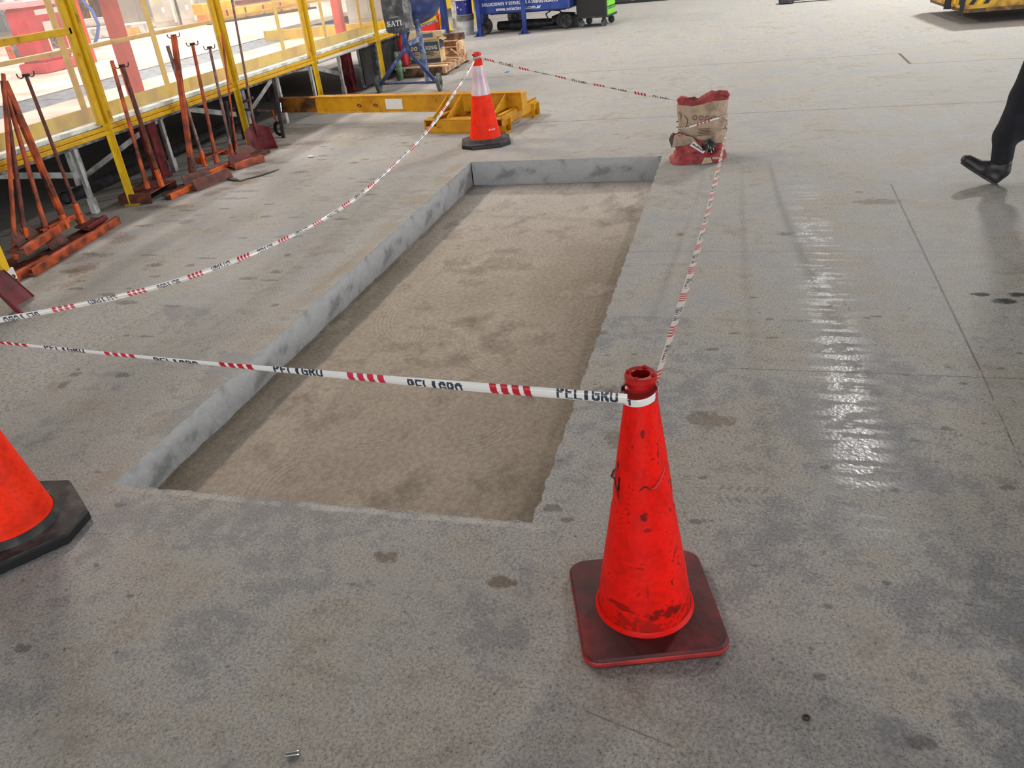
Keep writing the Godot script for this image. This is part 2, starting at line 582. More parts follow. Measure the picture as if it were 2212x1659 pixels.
func cut(line: PackedVector2Array, z0: float, z1: float) -> PackedVector2Array:
	# the points of an edge line with z inside [z0, z1], with the crossing points added
	var out := PackedVector2Array()
	for i in line.size():
		var q := line[i]
		if i > 0:
			var o := line[i - 1]
			for zc in [z0, z1]:
				if (o.y - zc) * (q.y - zc) < 0:
					out.append(o.lerp(q, (zc - o.y) / (q.y - o.y)))
		if q.y >= z0 and q.y <= z1: out.append(q)
	return out

func build_floor():
	var fl := Node3D.new()
	fl.name = "floor"
	fl.set_meta("kind", "structure")
	add_child(fl)
	make_grain()
	var west := pit_edge(0)
	var far := pit_edge(1)
	var east := pit_edge(2)
	var near := pit_edge(3)
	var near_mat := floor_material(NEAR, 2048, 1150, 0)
	var mid_mat := floor_material(MID, 1840, 1500, 1)
	var far_mat := floor_material([0.0, 8.0, 0.0, 8.0], 1024, 1024, 2)
	var n0 := Vector2(NEAR[0], NEAR[2])
	var n1 := Vector2(NEAR[1], NEAR[3])
	var m0 := Vector2(MID[0], MID[2])
	var m1 := Vector2(MID[1], MID[3])
	# ---- near slab: west, east and south of the pit
	var b := MB.new()
	var w := cut(west, NEAR[2], NEAR[3])
	var poly := PackedVector2Array([Vector2(NEAR[0], NEAR[2]), Vector2(NEAR[0], PIT[3])])
	poly.append_array(w)
	b.flat_floor(poly, 0, n0, n1)
	var e := cut(east, NEAR[2], NEAR[3])
	poly = PackedVector2Array([Vector2(NEAR[1], PIT[3]), Vector2(NEAR[1], NEAR[2])])
	poly.append_array(e)
	b.flat_floor(poly, 0, n0, n1)
	poly = PackedVector2Array([Vector2(NEAR[0], PIT[3]), Vector2(NEAR[0], NEAR[3]), Vector2(NEAR[1], NEAR[3]), Vector2(NEAR[1], PIT[3])])
	poly.append_array(near)
	b.flat_floor(poly, 0, n0, n1)
	b.uv2_tile = 0.62
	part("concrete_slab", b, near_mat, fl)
	# ---- middle slab
	b = MB.new()
	w = cut(west, MID[2], MID[3])
	poly = PackedVector2Array([Vector2(MID[0], PIT[2]), Vector2(MID[0], MID[3])])
	poly.append_array(w)
	b.flat_floor(poly, 0, m0, m1)
	e = cut(east, MID[2], MID[3])
	poly = PackedVector2Array([Vector2(MID[1], MID[3]), Vector2(MID[1], PIT[2])])
	poly.append_array(e)
	b.flat_floor(poly, 0, m0, m1)
	poly = PackedVector2Array([Vector2(MID[1], PIT[2]), Vector2(MID[1], MID[2]), Vector2(MID[0], MID[2]), Vector2(MID[0], PIT[2])])
	poly.append_array(far)
	b.flat_floor(poly, 0, m0, m1)
	b.uv2_tile = 0.62
	part("concrete_slab", b, mid_mat, fl)
	# ---- the rest of the hall
	b = MB.new()
	var t0 := Vector2(0, 0)
	var t1 := Vector2(8, 8)
	for r in [[-27, 24, -34, MID[2]], [-27, MID[0], MID[2], 24], [MID[1], 24, MID[2], 24], [MID[0], NEAR[0], MID[3], 24], [NEAR[1], MID[1], MID[3], 24], [NEAR[0], NEAR[1], NEAR[3], 24]]:
		b.flat_floor(rect_poly(r[0], r[1], r[2], r[3]), 0, t0, t1)
	b.uv2_tile = 1.4
	part("concrete_slab", b, far_mat, fl)
	b = MB.new()
	b.box(Vector3(-1.5, -0.55, -5), Vector3(51, 0.3, 58))
	part("foundation", b, plain(c8(90, 86, 80), 0.9), fl)
	# ---- pit walls: cast concrete, slightly rough, foot lost in the screed
	var wall_mat := worn([0.08, c8(132, 132, 132), 0.25, c8(162, 162, 162), 0.5, c8(176, 176, 175), 0.7, c8(170, 170, 171), 0.9, c8(190, 189, 186)], 1.3, 0.85, 0.0, 0.5, 51, 0.014, 7)
	var edges := [west, far, east, near]
	for k in 4:
		var line: PackedVector2Array = edges[k]
		var fn := noise(1.0, 60 + k)
		var rows := []
		for r in 9:
			var d := r / 8.0
			var y: float = lerpf(0.0, -0.235, d)
			var row := PackedVector3Array()
			for i in line.size():
				var base := line[i]
				var s := i * 0.022
				if r > 0:
					base = line[0].lerp(line[-1], float(i) / (line.size() - 1)).lerp(base, maxf(0.0, 0.35 - d))
				var nrm := ((line[mini(i + 1, line.size() - 1)] - line[maxi(i - 1, 0)])).orthogonal().normalized()
				var off := 0.006 * fn.get_noise_2d(s * 5.0, d * 2.0) * minf(1.0, d * 4.0) + 0.004 * (1.0 - minf(1.0, d * 5.0))
				if i == 0 or i == line.size() - 1: off = 0.0
				off += 0.006 * minf(1.0, d * 6.0)
				row.append(Vector3(base.x + nrm.x * off, y, base.y + nrm.y * off))
			rows.append(row)
		b = MB.new()
		b.grid(rows)
		part("pit_wall", b, wall_mat, fl)
	# ---- screed bed at the bottom of the pit
	var fs := noise(1.0, 80, FastNoiseLite.TYPE_SIMPLEX_SMOOTH, 3)
	var rows := []
	var uvs := []
	var nx := 40
	var nz := 110
	for i in nz + 1:
		var row := PackedVector3Array()
		var ur := PackedVector2Array()
		for j in nx + 1:
			var u := float(j) / nx
			var v := float(i) / nz
			var xx: float = lerpf(PIT[0] - 0.03, PIT[1] + 0.03, u)
			var zz: float = lerpf(PIT[2] - 0.03, PIT[3] + 0.03, v)
			var edge: float = minf(minf(xx - PIT[0], PIT[1] - xx), minf(zz - PIT[2], PIT[3] - zz))
			var y := lerpf(-0.198, -0.158, v) + 0.006 * fs.get_noise_2d(xx * 1.4, zz * 1.4) + 0.004 * fs.get_noise_2d(xx * 5.0 + 9.0, zz * 5.0)
			y += 0.006 * exp(-maxf(edge, 0.0) / 0.05)
			row.append(Vector3(xx, y, zz))
			ur.append(Vector2(u, v))
		rows.append(row)
		uvs.append(ur)
	rows.reverse()
	uvs.reverse()
	b = MB.new()
	b.grid(rows, false, uvs)
	part("screed_bed", b, screed_material(), fl)

# -------------------------------------------------------------------- computed floor textures
var grain_tex: ImageTexture

func make_grain():
	# sandy grain of the bare concrete: fine speckle, pale paste and dark pin holes
	var n := 512
	var a := noise(0.11, 21, FastNoiseLite.TYPE_SIMPLEX_SMOOTH, 3).get_seamless_image(n, n, false, false, 0.15, false).get_data()
	var b := noise(0.35, 22, FastNoiseLite.TYPE_SIMPLEX_SMOOTH, 2).get_seamless_image(n, n, false, false, 0.15, false).get_data()
	var d := PackedByteArray()
	d.resize(n * n * 3)
	for i in n * n:
		var v := 232.0 + (a[i] - 128) * 0.24 + (b[i] - 128) * 0.30
		var h := (b[i] - 128) + (a[i] - 128) * 0.6
		if h < -62.0: v -= (-62.0 - h) * 1.8
		for k in 3: d[i * 3 + k] = int(clampf(v, 90, 255))
	grain_tex = ImageTexture.create_from_image(Image.create_from_data(n, n, false, Image.FORMAT_RGB8, d))

func field(x0: float, z0: float, sx: float, sz: float, w: int, h: int, freq: float, sd: int, oct := 4, squeeze := 1.0, kind := FastNoiseLite.TYPE_SIMPLEX_SMOOTH) -> PackedByteArray:
	# noise sampled in world metres, so that neighbouring slabs agree; squeeze > 1 stretches it along x
	var ww := maxi(8, int(w / squeeze))
	var step_x := sx * w / ww
	var f := noise(freq * sz, sd, kind, oct)
	f.fractal_gain = 0.58
	f.offset = Vector3(x0 / step_x, z0 / sz, 0)
	var im := f.get_image(ww, h, false, false, false)
	if ww != w: im.resize(w, h, Image.INTERPOLATE_CUBIC)
	im.convert(Image.FORMAT_L8)
	return im.get_data()

func floor_material(r: Array, w: int, h: int, which: int) -> StandardMaterial3D:
	var sx: float = (r[1] - r[0]) / w
	var sz: float = (r[3] - r[2]) / h
	var tile := which == 2
	var A: PackedByteArray
	var B: PackedByteArray
	var C: PackedByteArray
	var D: PackedByteArray
	var S: PackedByteArray
	if tile:
		A = noise(0.006, 1).get_seamless_image(w, h, false, false, 0.2, false).get_data()
		B = noise(0.014, 2).get_seamless_image(w, h, false, false, 0.2, false).get_data()
		C = noise(0.08, 3).get_seamless_image(w, h, false, false, 0.2, false).get_data()
		D = noise(0.3, 4).get_seamless_image(w, h, false, false, 0.2, false).get_data()
		S = C
	else:
		A = field(r[0], r[2], sx, sz, w, h, 0.55, 1, 4)
		B = field(r[0], r[2], sx, sz, w, h, 1.5, 2, 6)
		C = field(r[0], r[2], sx, sz, w, h, 9.0, 3, 4)
		D = field(r[0], r[2], sx, sz, w, h, 55.0, 4, 3)
		S = field(r[0], r[2], sx, sz, w, h, 16.0, 5, 3, 7.0)
	var col := PackedByteArray()
	col.resize(w * h * 3)
	var rough := PackedByteArray()
	rough.resize(w * h)
	var high := PackedByteArray()
	high.resize(w * h)
	var i := 0
	for y in h:
		var z: float = r[2] + (y + 0.5) * sz
		for xq in w:
			var a := A[i] - 128
			var bb := B[i] - 128
			var c := C[i] - 128
			var d := D[i] - 128
			var s := S[i] - 128
			# bare, dark, steel-trowelled patches against pale dusty laitance
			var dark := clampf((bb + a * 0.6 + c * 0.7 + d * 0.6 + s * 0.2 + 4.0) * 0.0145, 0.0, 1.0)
			if which == 0: dark = clampf(dark + clampf((r[0] + (xq + 0.5) * sx - 0.1) * 0.3 + (z + 1.55) * 0.55, 0.0, 0.55) * clampf(0.6 + bb * 0.02 + c * 0.012, 0.0, 1.3), 0.0, 1.25)  # patches deepened towards near and east: dimmer light there painted into the colour
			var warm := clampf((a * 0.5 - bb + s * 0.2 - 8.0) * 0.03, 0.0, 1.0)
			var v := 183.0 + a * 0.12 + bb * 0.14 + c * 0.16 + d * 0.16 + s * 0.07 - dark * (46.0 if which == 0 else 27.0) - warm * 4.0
			var pit := d + c * 0.4
			if pit < -74.0: v -= (-74.0 - pit) * 1.4
			var j := i * 3
			col[j] = int(clampf(v + 1.0 + warm * 3.0 - dark * 3.0, 0, 255))
			col[j + 1] = int(clampf(v - 1.0 - dark * 1.0, 0, 255))
			col[j + 2] = int(clampf(v - 7.0 - warm * 4.0 + dark * 5.0, 0, 255))
			var rr := 186.0 - dark * 20.0 + c * 0.22 + d * 0.12
			if not tile:
				# the lane along which traffic has polished the floor
				var xx: float = r[0] + (xq + 0.5) * sx
				var lane := exp(-pow((xx - 0.41) / 0.10, 2.0)) * clampf((-1.7 - z) * 2.0, 0.0, 1.0) * clampf((z + 5.6) * 1.2, 0.0, 1.0)
				rr -= lane * clampf((bb * 1.1 + c * 1.0 + s * 1.3 - 12.0) * 3.0, 0.0, 118.0)
			rough[i] = int(clampf(rr, 40, 255))
			high[i] = int(clampf(128.0 + c * 0.11 + d * 0.44 + s * 0.03 - dark * 3.0, 0, 255))
			i += 1
	var im := Image.create_from_data(w, h, false, Image.FORMAT_RGB8, col)
	var hi := Image.create_from_data(w, h, false, Image.FORMAT_L8, high)
	var ri := Image.create_from_data(w, h, false, Image.FORMAT_L8, rough)
	if not tile:
		mark_floor(im, hi, ri, r, sx, sz)
	var m := StandardMaterial3D.new()
	m.albedo_texture = ImageTexture.create_from_image(im)
	m.roughness = 1.0
	m.roughness_texture = ImageTexture.create_from_image(ri)
	m.roughness_texture_channel = BaseMaterial3D.TEXTURE_CHANNEL_RED
	m.heightmap_enabled = true
	m.heightmap_texture = ImageTexture.create_from_image(hi)
	m.heightmap_scale = 0.35 if which == 0 else 0.5
	m.metallic_specular = 0.5
	m.detail_enabled = true
	m.detail_blend_mode = BaseMaterial3D.BLEND_MODE_MUL
	m.detail_uv_layer = BaseMaterial3D.DETAIL_UV_2
	m.detail_albedo = grain_tex
	if tile:
		m.heightmap_scale = 0.6
	return m

# a soft stroke of colour (or relief) on the floor images, in world metres, anti-aliased; broken fades it in and out
func stroke(im: Image, hi: Image, r: Array, sx: float, sz: float, pts: Array, wide: float, col: Color, amount: float, dig := 0.0, broken := 0.0, sd := 0):
	var W := im.get_width()
	var H := im.get_height()
	for i in pts.size() - 1:
		var a: Vector2 = (pts[i] - Vector2(r[0], r[2])) / Vector2(sx, sz)
		var b: Vector2 = (pts[i + 1] - Vector2(r[0], r[2])) / Vector2(sx, sz)
		var d := b - a
		var hw := maxf(wide * 0.5 / sx, 0.1)
		var steep := absf(d.y) > absf(d.x)
		var n := int(maxf(absf(d.x), absf(d.y))) + 1
		var dn := d.normalized()
		var reach := int(ceil((hw + 1.0) / maxf(absf(dn.y) if steep else absf(dn.x), 0.3)))
		var full := minf(1.0, hw * 2.0)
		for k in n + 1:
			var q := a + d * (float(k) / n)
			var amt := amount
			if broken > 0.0:
				var m := a.distance_to(q) * sx + sd * 1.7
				amt *= clampf(1.0 - broken * (1.1 + 0.8 * sin(m * 19.0) + 0.7 * sin(m * 47.0 + 1.0) + 0.5 * sin(m * 131.0)), 0.0, 1.0)
			if amt <= 0.01: continue
			for o in range(-reach, reach + 1):
				var px := int(q.x) + (o if steep else 0)
				var py := int(q.y) + (0 if steep else o)
				if px < 0 or py < 0 or px >= W or py >= H: continue
				var e := absf((Vector2(px + 0.5, py + 0.5) - a).cross(dn))
				var cov := clampf(hw + 0.5 - e, 0.0, 1.0) * full
				if cov <= 0.0: continue
				im.set_pixel(px, py, im.get_pixel(px, py).lerp(col, amt * cov))
				if dig != 0.0:
					hi.set_pixel(px, py, Color(maxf(hi.get_pixel(px, py).r - dig * cov * amt * 2.0, 0.0), 0, 0))

func blot(im: Image, r: Array, sx: float, sz: float, at: Vector2, size: Vector2, col: Color, amount: float, sd: int, ragged := 0.6):
	var f := noise(1.0, 200 + sd, FastNoiseLite.TYPE_SIMPLEX_SMOOTH, 4)
	var x0 := int((at.x - size.x - r[0]) / sx)
	var x1 := int((at.x + size.x - r[0]) / sx)
	var y0 := int((at.y - size.y - r[2]) / sz)
	var y1 := int((at.y + size.y - r[2]) / sz)
	for yy in range(maxi(y0, 0), mini(y1, im.get_height())):
		for xx in range(maxi(x0, 0), mini(x1, im.get_width())):
			var q := Vector2(r[0] + xx * sx - at.x, r[2] + yy * sz - at.y)
			var d := (q / size).length()
			var v := clampf((1.0 - d + ragged * f.get_noise_2d((q.x + at.x) * 26.0, (q.y + at.y) * 26.0)) * 2.2, 0.0, 1.0) * clampf((1.0 - d) * 5.0, 0.0, 1.0)
			if v > 0.01:
				im.set_pixel(xx, yy, im.get_pixel(xx, yy).lerp(col, v * amount))

func mark_floor(im: Image, hi: Image, ri: Image, r: Array, sx: float, sz: float):
	var joint := c8(52, 52, 52)
	var V := func(x, z): return Vector2(x, z)
	# saw-cut joints
	var lines := [
		[[V.call(-4.4, -10.46), V.call(1.715, -10.44)], 0.012, 0.0], [[V.call(1.715, -10.44), V.call(1.713, -9.68)], 0.03, 0.0], [[V.call(1.713, -9.68), V.call(3.6, -9.62)], 0.012, 0.0],
		[[V.call(-2.2, -7.575), V.call(3.6, -7.60)], 0.009, 0.0],
		[[V.call(-0.55, -4.125), V.call(3.6, -4.11)], 0.004, 0.3], [[V.call(0.0, -2.838), V.call(1.95, -2.84)], 0.004, 0.25],
		[[V.call(0.925, -5.3), V.call(0.912, -4.1), V.call(0.9, -2.9)], 0.006, 0.1], [[V.call(0.9, -2.9), V.call(0.86, -1.6)], 0.004, 0.45],
		[[V.call(-0.07, -1.12), V.call(-0.32, -1.19)], 0.003, 0.3],
	]
	for l in lines:
		stroke(im, hi, r, sx, sz, l[0], l[1], joint, 0.75 if l[1] > 0.007 else 0.6, 0.15, l[2], 3)
	# cracks and scratches
	var k := 0
	for l in [
		[[V.call(-4.3, -5.0), V.call(-4.0, -5.5), V.call(-3.85, -5.85)], 0.02, 0.35], [[V.call(-4.0, -5.2), V.call(-3.7, -6.0), V.call(-3.5, -6.6)], 0.008, 0.3],
		[[V.call(-2.1, -1.55), V.call(-1.85, -1.57)], 0.006, 0.5], [[V.call(-2.2, -1.6), V.call(-2.07, -1.62)], 0.006, 0.5],
		[[V.call(-3.3, -2.3), V.call(-2.8, -2.6), V.call(-2.3, -3.1), V.call(-2.15, -3.2)], 0.006, 0.35], [[V.call(-3.0, -3.3), V.call(-2.6, -3.9), V.call(-2.2, -4.4)], 0.007, 0.3],
		[[V.call(0.45, -1.12), V.call(0.62, -1.28)], 0.004, 0.3], [[V.call(0.52, -1.5), V.call(0.7, -1.55)], 0.01, 0.4],
		[[V.call(-0.9, -0.9), V.call(-0.6, -1.0)], 0.003, 0.3], [[V.call(-0.75, -0.85), V.call(-0.55, -1.02)], 0.003, 0.3]]:
		stroke(im, hi, r, sx, sz, l[0], l[1], c8(88, 82, 76), l[2] * 0.7, 0.08, 0.45, k)
		k += 1
	for i in 90:
		var q := Vector2(lerpf(r[0], r[1], jitter(i, 1)), lerpf(r[2], r[3], jitter(i, 2)))
		var a := (jitter(i, 3) - 0.5) * 2.4
		var len_ := 0.05 + 0.22 * jitter(i, 4)
		stroke(im, hi, r, sx, sz, [q, q + Vector2(cos(a), sin(a)) * len_], 0.003, c8(196, 192, 184) if jitter(i, 5) > 0.45 else c8(124, 122, 118), 0.12, 0.02, 0.3, i)
	# chips, pebble scars, spills
	for i in 150:
		var q := Vector2(lerpf(r[0], r[1], jitter(i, 11)), lerpf(r[2], r[3], jitter(i, 12)))
		var s := 0.006 + 0.018 * pow(jitter(i, 13), 3.0)
		blot(im, r, sx, sz, q, Vector2(s * 1.7, s), c8(84, 76, 68), 0.45, i, 0.9)
	for g in [[1.131, -3.53, 0.06, 0.035], [1.05, -3.6, 0.045, 0.025], [1.2, -3.6, 0.05, 0.03]]:
		blot(im, r, sx, sz, Vector2(g[0], g[1]), Vector2(g[2], g[3]), c8(42, 44, 48), 0.85, 7, 0.5)
	for g in [[0.80, -4.95, 0.16, 0.07, 0.35], [0.27, -4.4, 0.06, 0.035, 0.5], [-0.30, -4.4, 0.03, 0.03, 0.5], [-0.07, -3.0, 0.035, 0.02, 0.5], [0.16, -3.3, 0.03, 0.018, 0.45], [0.17, -3.12, 0.03, 0.016, 0.5], [0.02, -3.15, 0.03, 0.016, 0.45], [0.6, -3.35, 0.03, 0.014, 0.6], [0.4, -3.45, 0.03, 0.014, 0.6], [-2.9, -0.95, 0.03, 0.03, 0.7], [-1.95, -1.05, 0.03, 0.02, 0.5], [-0.06, -2.45, 0.11, 0.07, 0.4], [-0.42, -2.6, 0.12, 0.08, 0.35], [-0.36, -2.3, 0.06, 0.08, 0.35], [-0.58, -1.55, 0.05, 0.03, 0.6], [-0.95, -1.6, 0.05, 0.03, 0.5], [0.75, -1.55, 0.1, 0.06, 0.2]]:
		blot(im, r, sx, sz, Vector2(g[0], g[1]), Vector2(g[2], g[3]), c8(96, 80, 62), g[4], int(absf(g[0] * 100.0)), 0.8)
	# rust and grime where the tools stand
	for i in 46:
		var q := Vector2(-4.55 + 0.9 * pow(jitter(i, 21), 1.6), lerpf(-7.2, -3.4, jitter(i, 22)))
		blot(im, r, sx, sz, q, Vector2(0.05 + 0.16 * jitter(i, 23), 0.03 + 0.1 * jitter(i, 24)), c8(112, 78, 62) if jitter(i, 25) > 0.5 else c8(78, 72, 68), 0.3, 40 + i, 0.9)
	for i in 60:
		var q := Vector2(-4.4 + 1.9 * jitter(i, 31), lerpf(-7.4, -2.4, jitter(i, 32)))
		blot(im, r, sx, sz, q, Vector2(0.02 + 0.09 * jitter(i, 33), 0.01 + 0.03 * jitter(i, 34)), c8(70, 66, 62), 0.4, 90 + i, 0.9)
	# faint yellow lane line far off
	stroke(im, hi, r, sx, sz, [V.call(-1.1, -10.8), V.call(-1.1, -8.7)], 0.06, c8(196, 176, 128), 0.05, 0.0, 0.3, 5)
	# cement dust along the pit
	for i in 50:
		var side := i % 3
		var q := Vector2(PIT[0] - 0.03 - 0.08 * jitter(i, 41), lerpf(PIT[2], PIT[3], jitter(i, 42))) if side < 2 else Vector2(lerpf(PIT[0], PIT[1], jitter(i, 42)), PIT[3] + 0.02 + 0.06 * jitter(i, 41))
		blot(im, r, sx, sz, q, Vector2(0.05 + 0.05 * jitter(i, 43), 0.06 + 0.1 * jitter(i, 44)), c8(168, 156, 136), 0.4 if side < 2 else 0.05, 300 + i, 0.9)
	# the pale broken lip along the near cut
	for i in 34:
		var q := Vector2(lerpf(PIT[0], PIT[1], jitter(i, 46)), PIT[3] + 0.012 + 0.012 * jitter(i, 47))
		blot(im, r, sx, sz, q, Vector2(0.05, 0.018), c8(206, 202, 194), 0.5, 400 + i, 0.9)
	# a boot print in the dust
	var o := Vector2(0.05, -2.04)
	for i in 6:
		for s in [-1, 1]:
			var q := o + Vector2(-0.06 + 0.026 * i, 0.018 * s + 0.01)
			stroke(im, hi, r, sx, sz, [q, q + Vector2(0.012, 0.024 * s)], 0.009, c8(118, 112, 104), 0.4, 0.06)

func screed_material() -> StandardMaterial3D:
	var w := 720
	var h := 1640
	var sx: float = 1.59 / w
	var sz: float = 4.42 / h
	var A := field(PIT[0], PIT[2], sx, sz, w, h, 0.8, 31, 4)
	var B := field(PIT[0], PIT[2], sx, sz, w, h, 3.2, 32, 5)
	var C := field(PIT[0], PIT[2], sx, sz, w, h, 26.0, 33, 3)
	var D := field(PIT[0], PIT[2], sx, sz, w, h, 120.0, 34, 2)
	var fw := noise(1.0, 35, FastNoiseLite.TYPE_SIMPLEX_SMOOTH, 2)
	var col := PackedByteArray()
	col.resize(w * h * 3)
	var high := PackedByteArray()
	high.resize(w * h)
	# trowel sweeps: arcs around scattered centres
	var sweeps := []
	for i in 44:
		sweeps.append([Vector2(lerpf(PIT[0], PIT[1], jitter(i, 51)), lerpf(PIT[2], PIT[3], jitter(i, 52))), 0.15 + 0.4 * jitter(i, 53), jitter(i, 54) * TAU])
	var S := PackedByteArray()
	S.resize(w * h)
	S.fill(128)
	for sw in sweeps:
		var cpos: Vector2 = sw[0]
		var rad: float = sw[1]
		for ring in 11:
			var rr: float = rad + ring * 0.011
			var steps := int(rr * 1.6 / sx)
			for q in steps:
				var a: float = sw[2] + 1.6 * q / steps
				var px := int((cpos.x + cos(a) * rr - PIT[0]) / sx)
				var py := int((cpos.y + sin(a) * rr - PIT[2]) / sz)
				if px >= 1 and py >= 0 and px < w - 1 and py < h:
					var t := sin(PI * q / steps)
					S[py * w + px] = int(clampf(128 + (40 if ring % 2 == 0 else -40) * t, 0, 255))
					S[py * w + px - 1] = S[py * w + px]
	var i := 0
	for y in h:
		var v := float(y) / h
		for x in w:
			var u := float(x) / w
			var a := A[i] - 128
			var b := B[i] - 128
			var c := C[i] - 128
			var d := D[i] - 128
			var s := S[i] - 128
			# wall shade painted in: darker at the west foot and along the east side
			var wall_shade := clampf((u - 0.62) * 2.6, 0.0, 1.0) * clampf((v - 0.12) * 4.0, 0.0, 1.0) * 0.75 + clampf((0.13 - u) * 8.0, 0.0, 0.85)
			wall_shade = clampf(wall_shade + b * 0.008 + a * 0.008, 0.0, 1.0)
			var far_pale := clampf((0.45 - v) * 2.4, 0.0, 1.0)  # paler and greyer towards the far end
			var k := 168.0 + far_pale * 10.0 - wall_shade * 46.0 + a * 0.22 + b * 0.34 + c * 0.14 + d * 0.16 + s * 0.22
			var j := i * 3
			col[j] = int(clampf(k + 2.0, 0, 255))
			col[j + 1] = int(clampf(k - 9.0 + far_pale * 4.0, 0, 255))
			col[j + 2] = int(clampf(k - 24.0 + far_pale * 12.0, 0, 255))
			high[i] = int(clampf(128 + b * 0.3 + c * 0.22 + d * 0.25 + s * 0.6, 0, 255))
			i += 1
	var m := StandardMaterial3D.new()
	m.albedo_texture = ImageTexture.create_from_image(Image.create_from_data(w, h, false, Image.FORMAT_RGB8, col))
	m.roughness = 0.88
	m.heightmap_enabled = true
	m.heightmap_texture = ImageTexture.create_from_image(Image.create_from_data(w, h, false, Image.FORMAT_L8, high))
	m.heightmap_scale = 0.6
	return m

# ==================================================================== raised walkway and safety fence
func build_platform():
	var t = thing("raised_walkway", "long raised walkway with tan deck, yellow edge beam and white braces behind the safety fence", "platform")
	var b := MB.new()
	b.box(Vector3(-5.40, 0.575, -6.2), Vector3(1.43, 0.07, 12.8), 0.0)
	part("deck_plate", b, M.deck, t)
	b = MB.new()
	b.box(Vector3(-12.0, 0.575, -6.2), Vector3(10.3, 0.07, 12.8), 0.0)
	part("deck_plate", b, M.deck, t)
	b = MB.new()
	b.box(Vector3(-13.6, 0.575, -16.53), Vector3(12.4, 0.07, 7.86), 0.0)
	part("deck_plate", b, M.deck, t)
	b = MB.new()
	b.box(Vector3(-6.485, 0.56, -6.2), Vector3(0.74, 0.04, 12.8), 0.0)
	part("trough", b, M.black, t)
	for i in 12:
		b = MB.new()
		b.box(Vector3(-6.485, 0.594, -0.9 - i * 1.05), Vector3(0.66, 0.02, 1.03), 0.004)
		part("grating_panel", b, M.grating, t)
	# edge beam and the pale ledge between fence and kick plate
	b = MB.new()
	b.box(Vector3(-4.63, 0.556, -5.4), Vector3(0.06, 0.03, 11.4), 0.004)
	b.box(Vector3(-4.645, 0.588, -5.4), Vector3(0.06, 0.03, 11.4), 0.004)
	part("edge_beam", b, M.yellow, t)
	b = MB.new()
	b.box(Vector3(-4.70, 0.621, -5.4), Vector3(0.13, 0.032, 11.4), 0.003)
	part("ledge", b, M.ledge, t)
	b = MB.new()
	b.box(Vector3(-4.772, 0.672, -5.4), Vector3(0.012, 0.125, 11.4), 0.003)
	part("kick_plate", b, M.yellow_bright, t)
	b = MB.new()
	b.box(Vector3(-5.6, 0.68, -10.80), Vector3(1.75, 0.13, 0.02), 0.003)
	part("kick_plate", b, M.yellow_bright, t)
	b = MB.new()
	b.box(Vector3(-4.66, 0.62, -11.9), Vector3(0.05, 0.14, 1.9), 0.003)
	part("kick_plate", b, M.yellow, t)
	# grey underside bearer
	b = MB.new()
	b.box(Vector3(-4.66, 0.53, -6.4), Vector3(0.05, 0.03, 13.0), 0.003)
	part("bearer", b, M.grey_dust, t)
	# legs
	for q in [[-4.78, -4.97], [-4.90, -6.16], [-4.85, -8.14], [-4.86, -8.93], [-4.87, -9.72], [-4.86, -10.3], [-4.80, -3.7]]:
		b = MB.new()
		b.box(Vector3(q[0], 0.275, q[1]), Vector3(0.035, 0.55, 0.035), 0.003)
		b.box(Vector3(q[0], 0.06, q[1]), Vector3(0.05, 0.12, 0.05), 0.003)
		part("leg", b, M.white_steel, t)
	for q in [[-5.57, -5.76], [-5.16, -7.86], [-5.4, -3.6]]:
		b = MB.new()
		b.box(Vector3(q[0], 0.28, q[1] + 0.035), Vector3(0.05, 0.53, 0.05), 0.003)
		b.box(Vector3(q[0], 0.30, q[1] - 0.035), Vector3(0.05, 0.49, 0.05), 0.003)
		b.box(Vector3(q[0], 0.006, q[1]), Vector3(0.14, 0.012, 0.16), 0.002)
		part("leg", b, M.white_steel, t)
	for s in [[-5.57, -5.74, 0.10, -4.2, 0.52], [-5.57, -5.80, 0.07, -7.9, 0.50], [-5.12, -7.7, 0.19, -6.55, 0.50], [-5.12, -7.85, 0.16, -8.7, 0.50], [-5.0, -10.0, 0.22, -9.1, 0.46]]:
		b = MB.new()
		b.bar(Vector3(s[0], s[2], s[1]), Vector3(s[0], s[4], s[3]), 0.008, 0.05, 0.002)
		part("brace", b, M.white_steel, t)
	# dark posts and boards below the deck
	for q in [[-4.93, -7.42, 0.05], [-5.9, -9.6, 0.06], [-6.0, -7.0, 0.06]]:
		b = MB.new()
		b.box(Vector3(q[0], 0.27, q[1]), Vector3(q[2], 0.54, q[2]), 0.003)
		part("dark_post", b, M.dark_steel, t)
	b = MB.new()
	b.box(Vector3(-4.70, 0.29, -10.22), Vector3(0.02, 0.48, 0.42), 0.003)
	part("black_board", b, M.black_board, t)
	b = MB.new()
	b.box(Vector3(-4.70, 0.29, -11.15), Vector3(0.02, 0.48, 1.3), 0.003)
	part("black_board", b, M.black_board, t)
	b = MB.new()
	b.box(Vector3(-4.685, 0.27, -10.47), Vector3(0.04, 0.54, 0.05), 0.003)
	part("board_post", b, M.grey_dust, t)
	b = MB.new()
	b.box(Vector3(-6.9, 0.37, -10.7), Vector3(0.03, 0.34, 4.0), 0.0)
	part("black_board", b, M.black_board, t)
	b = MB.new()
	b.box(Vector3(-6.9, 0.28, -4.4), Vector3(0.03, 0.52, 8.4), 0.0)
	part("black_board", b, M.black_board, t)
	b = MB.new()
	b.tube([Vector3(-4.605, 0.545, -8.66), Vector3(-4.605, 0.545, -10.0)], 0.018, 10)
	b.tube([Vector3(-4.605, 0.545, -9.98), Vector3(-4.605, 0.545, -10.04)], 0.024, 10)
	part("conduit", b, M.white_paint, t, "white conduit clipped under the edge beam")
	# things lying under the deck
	b = MB.new()
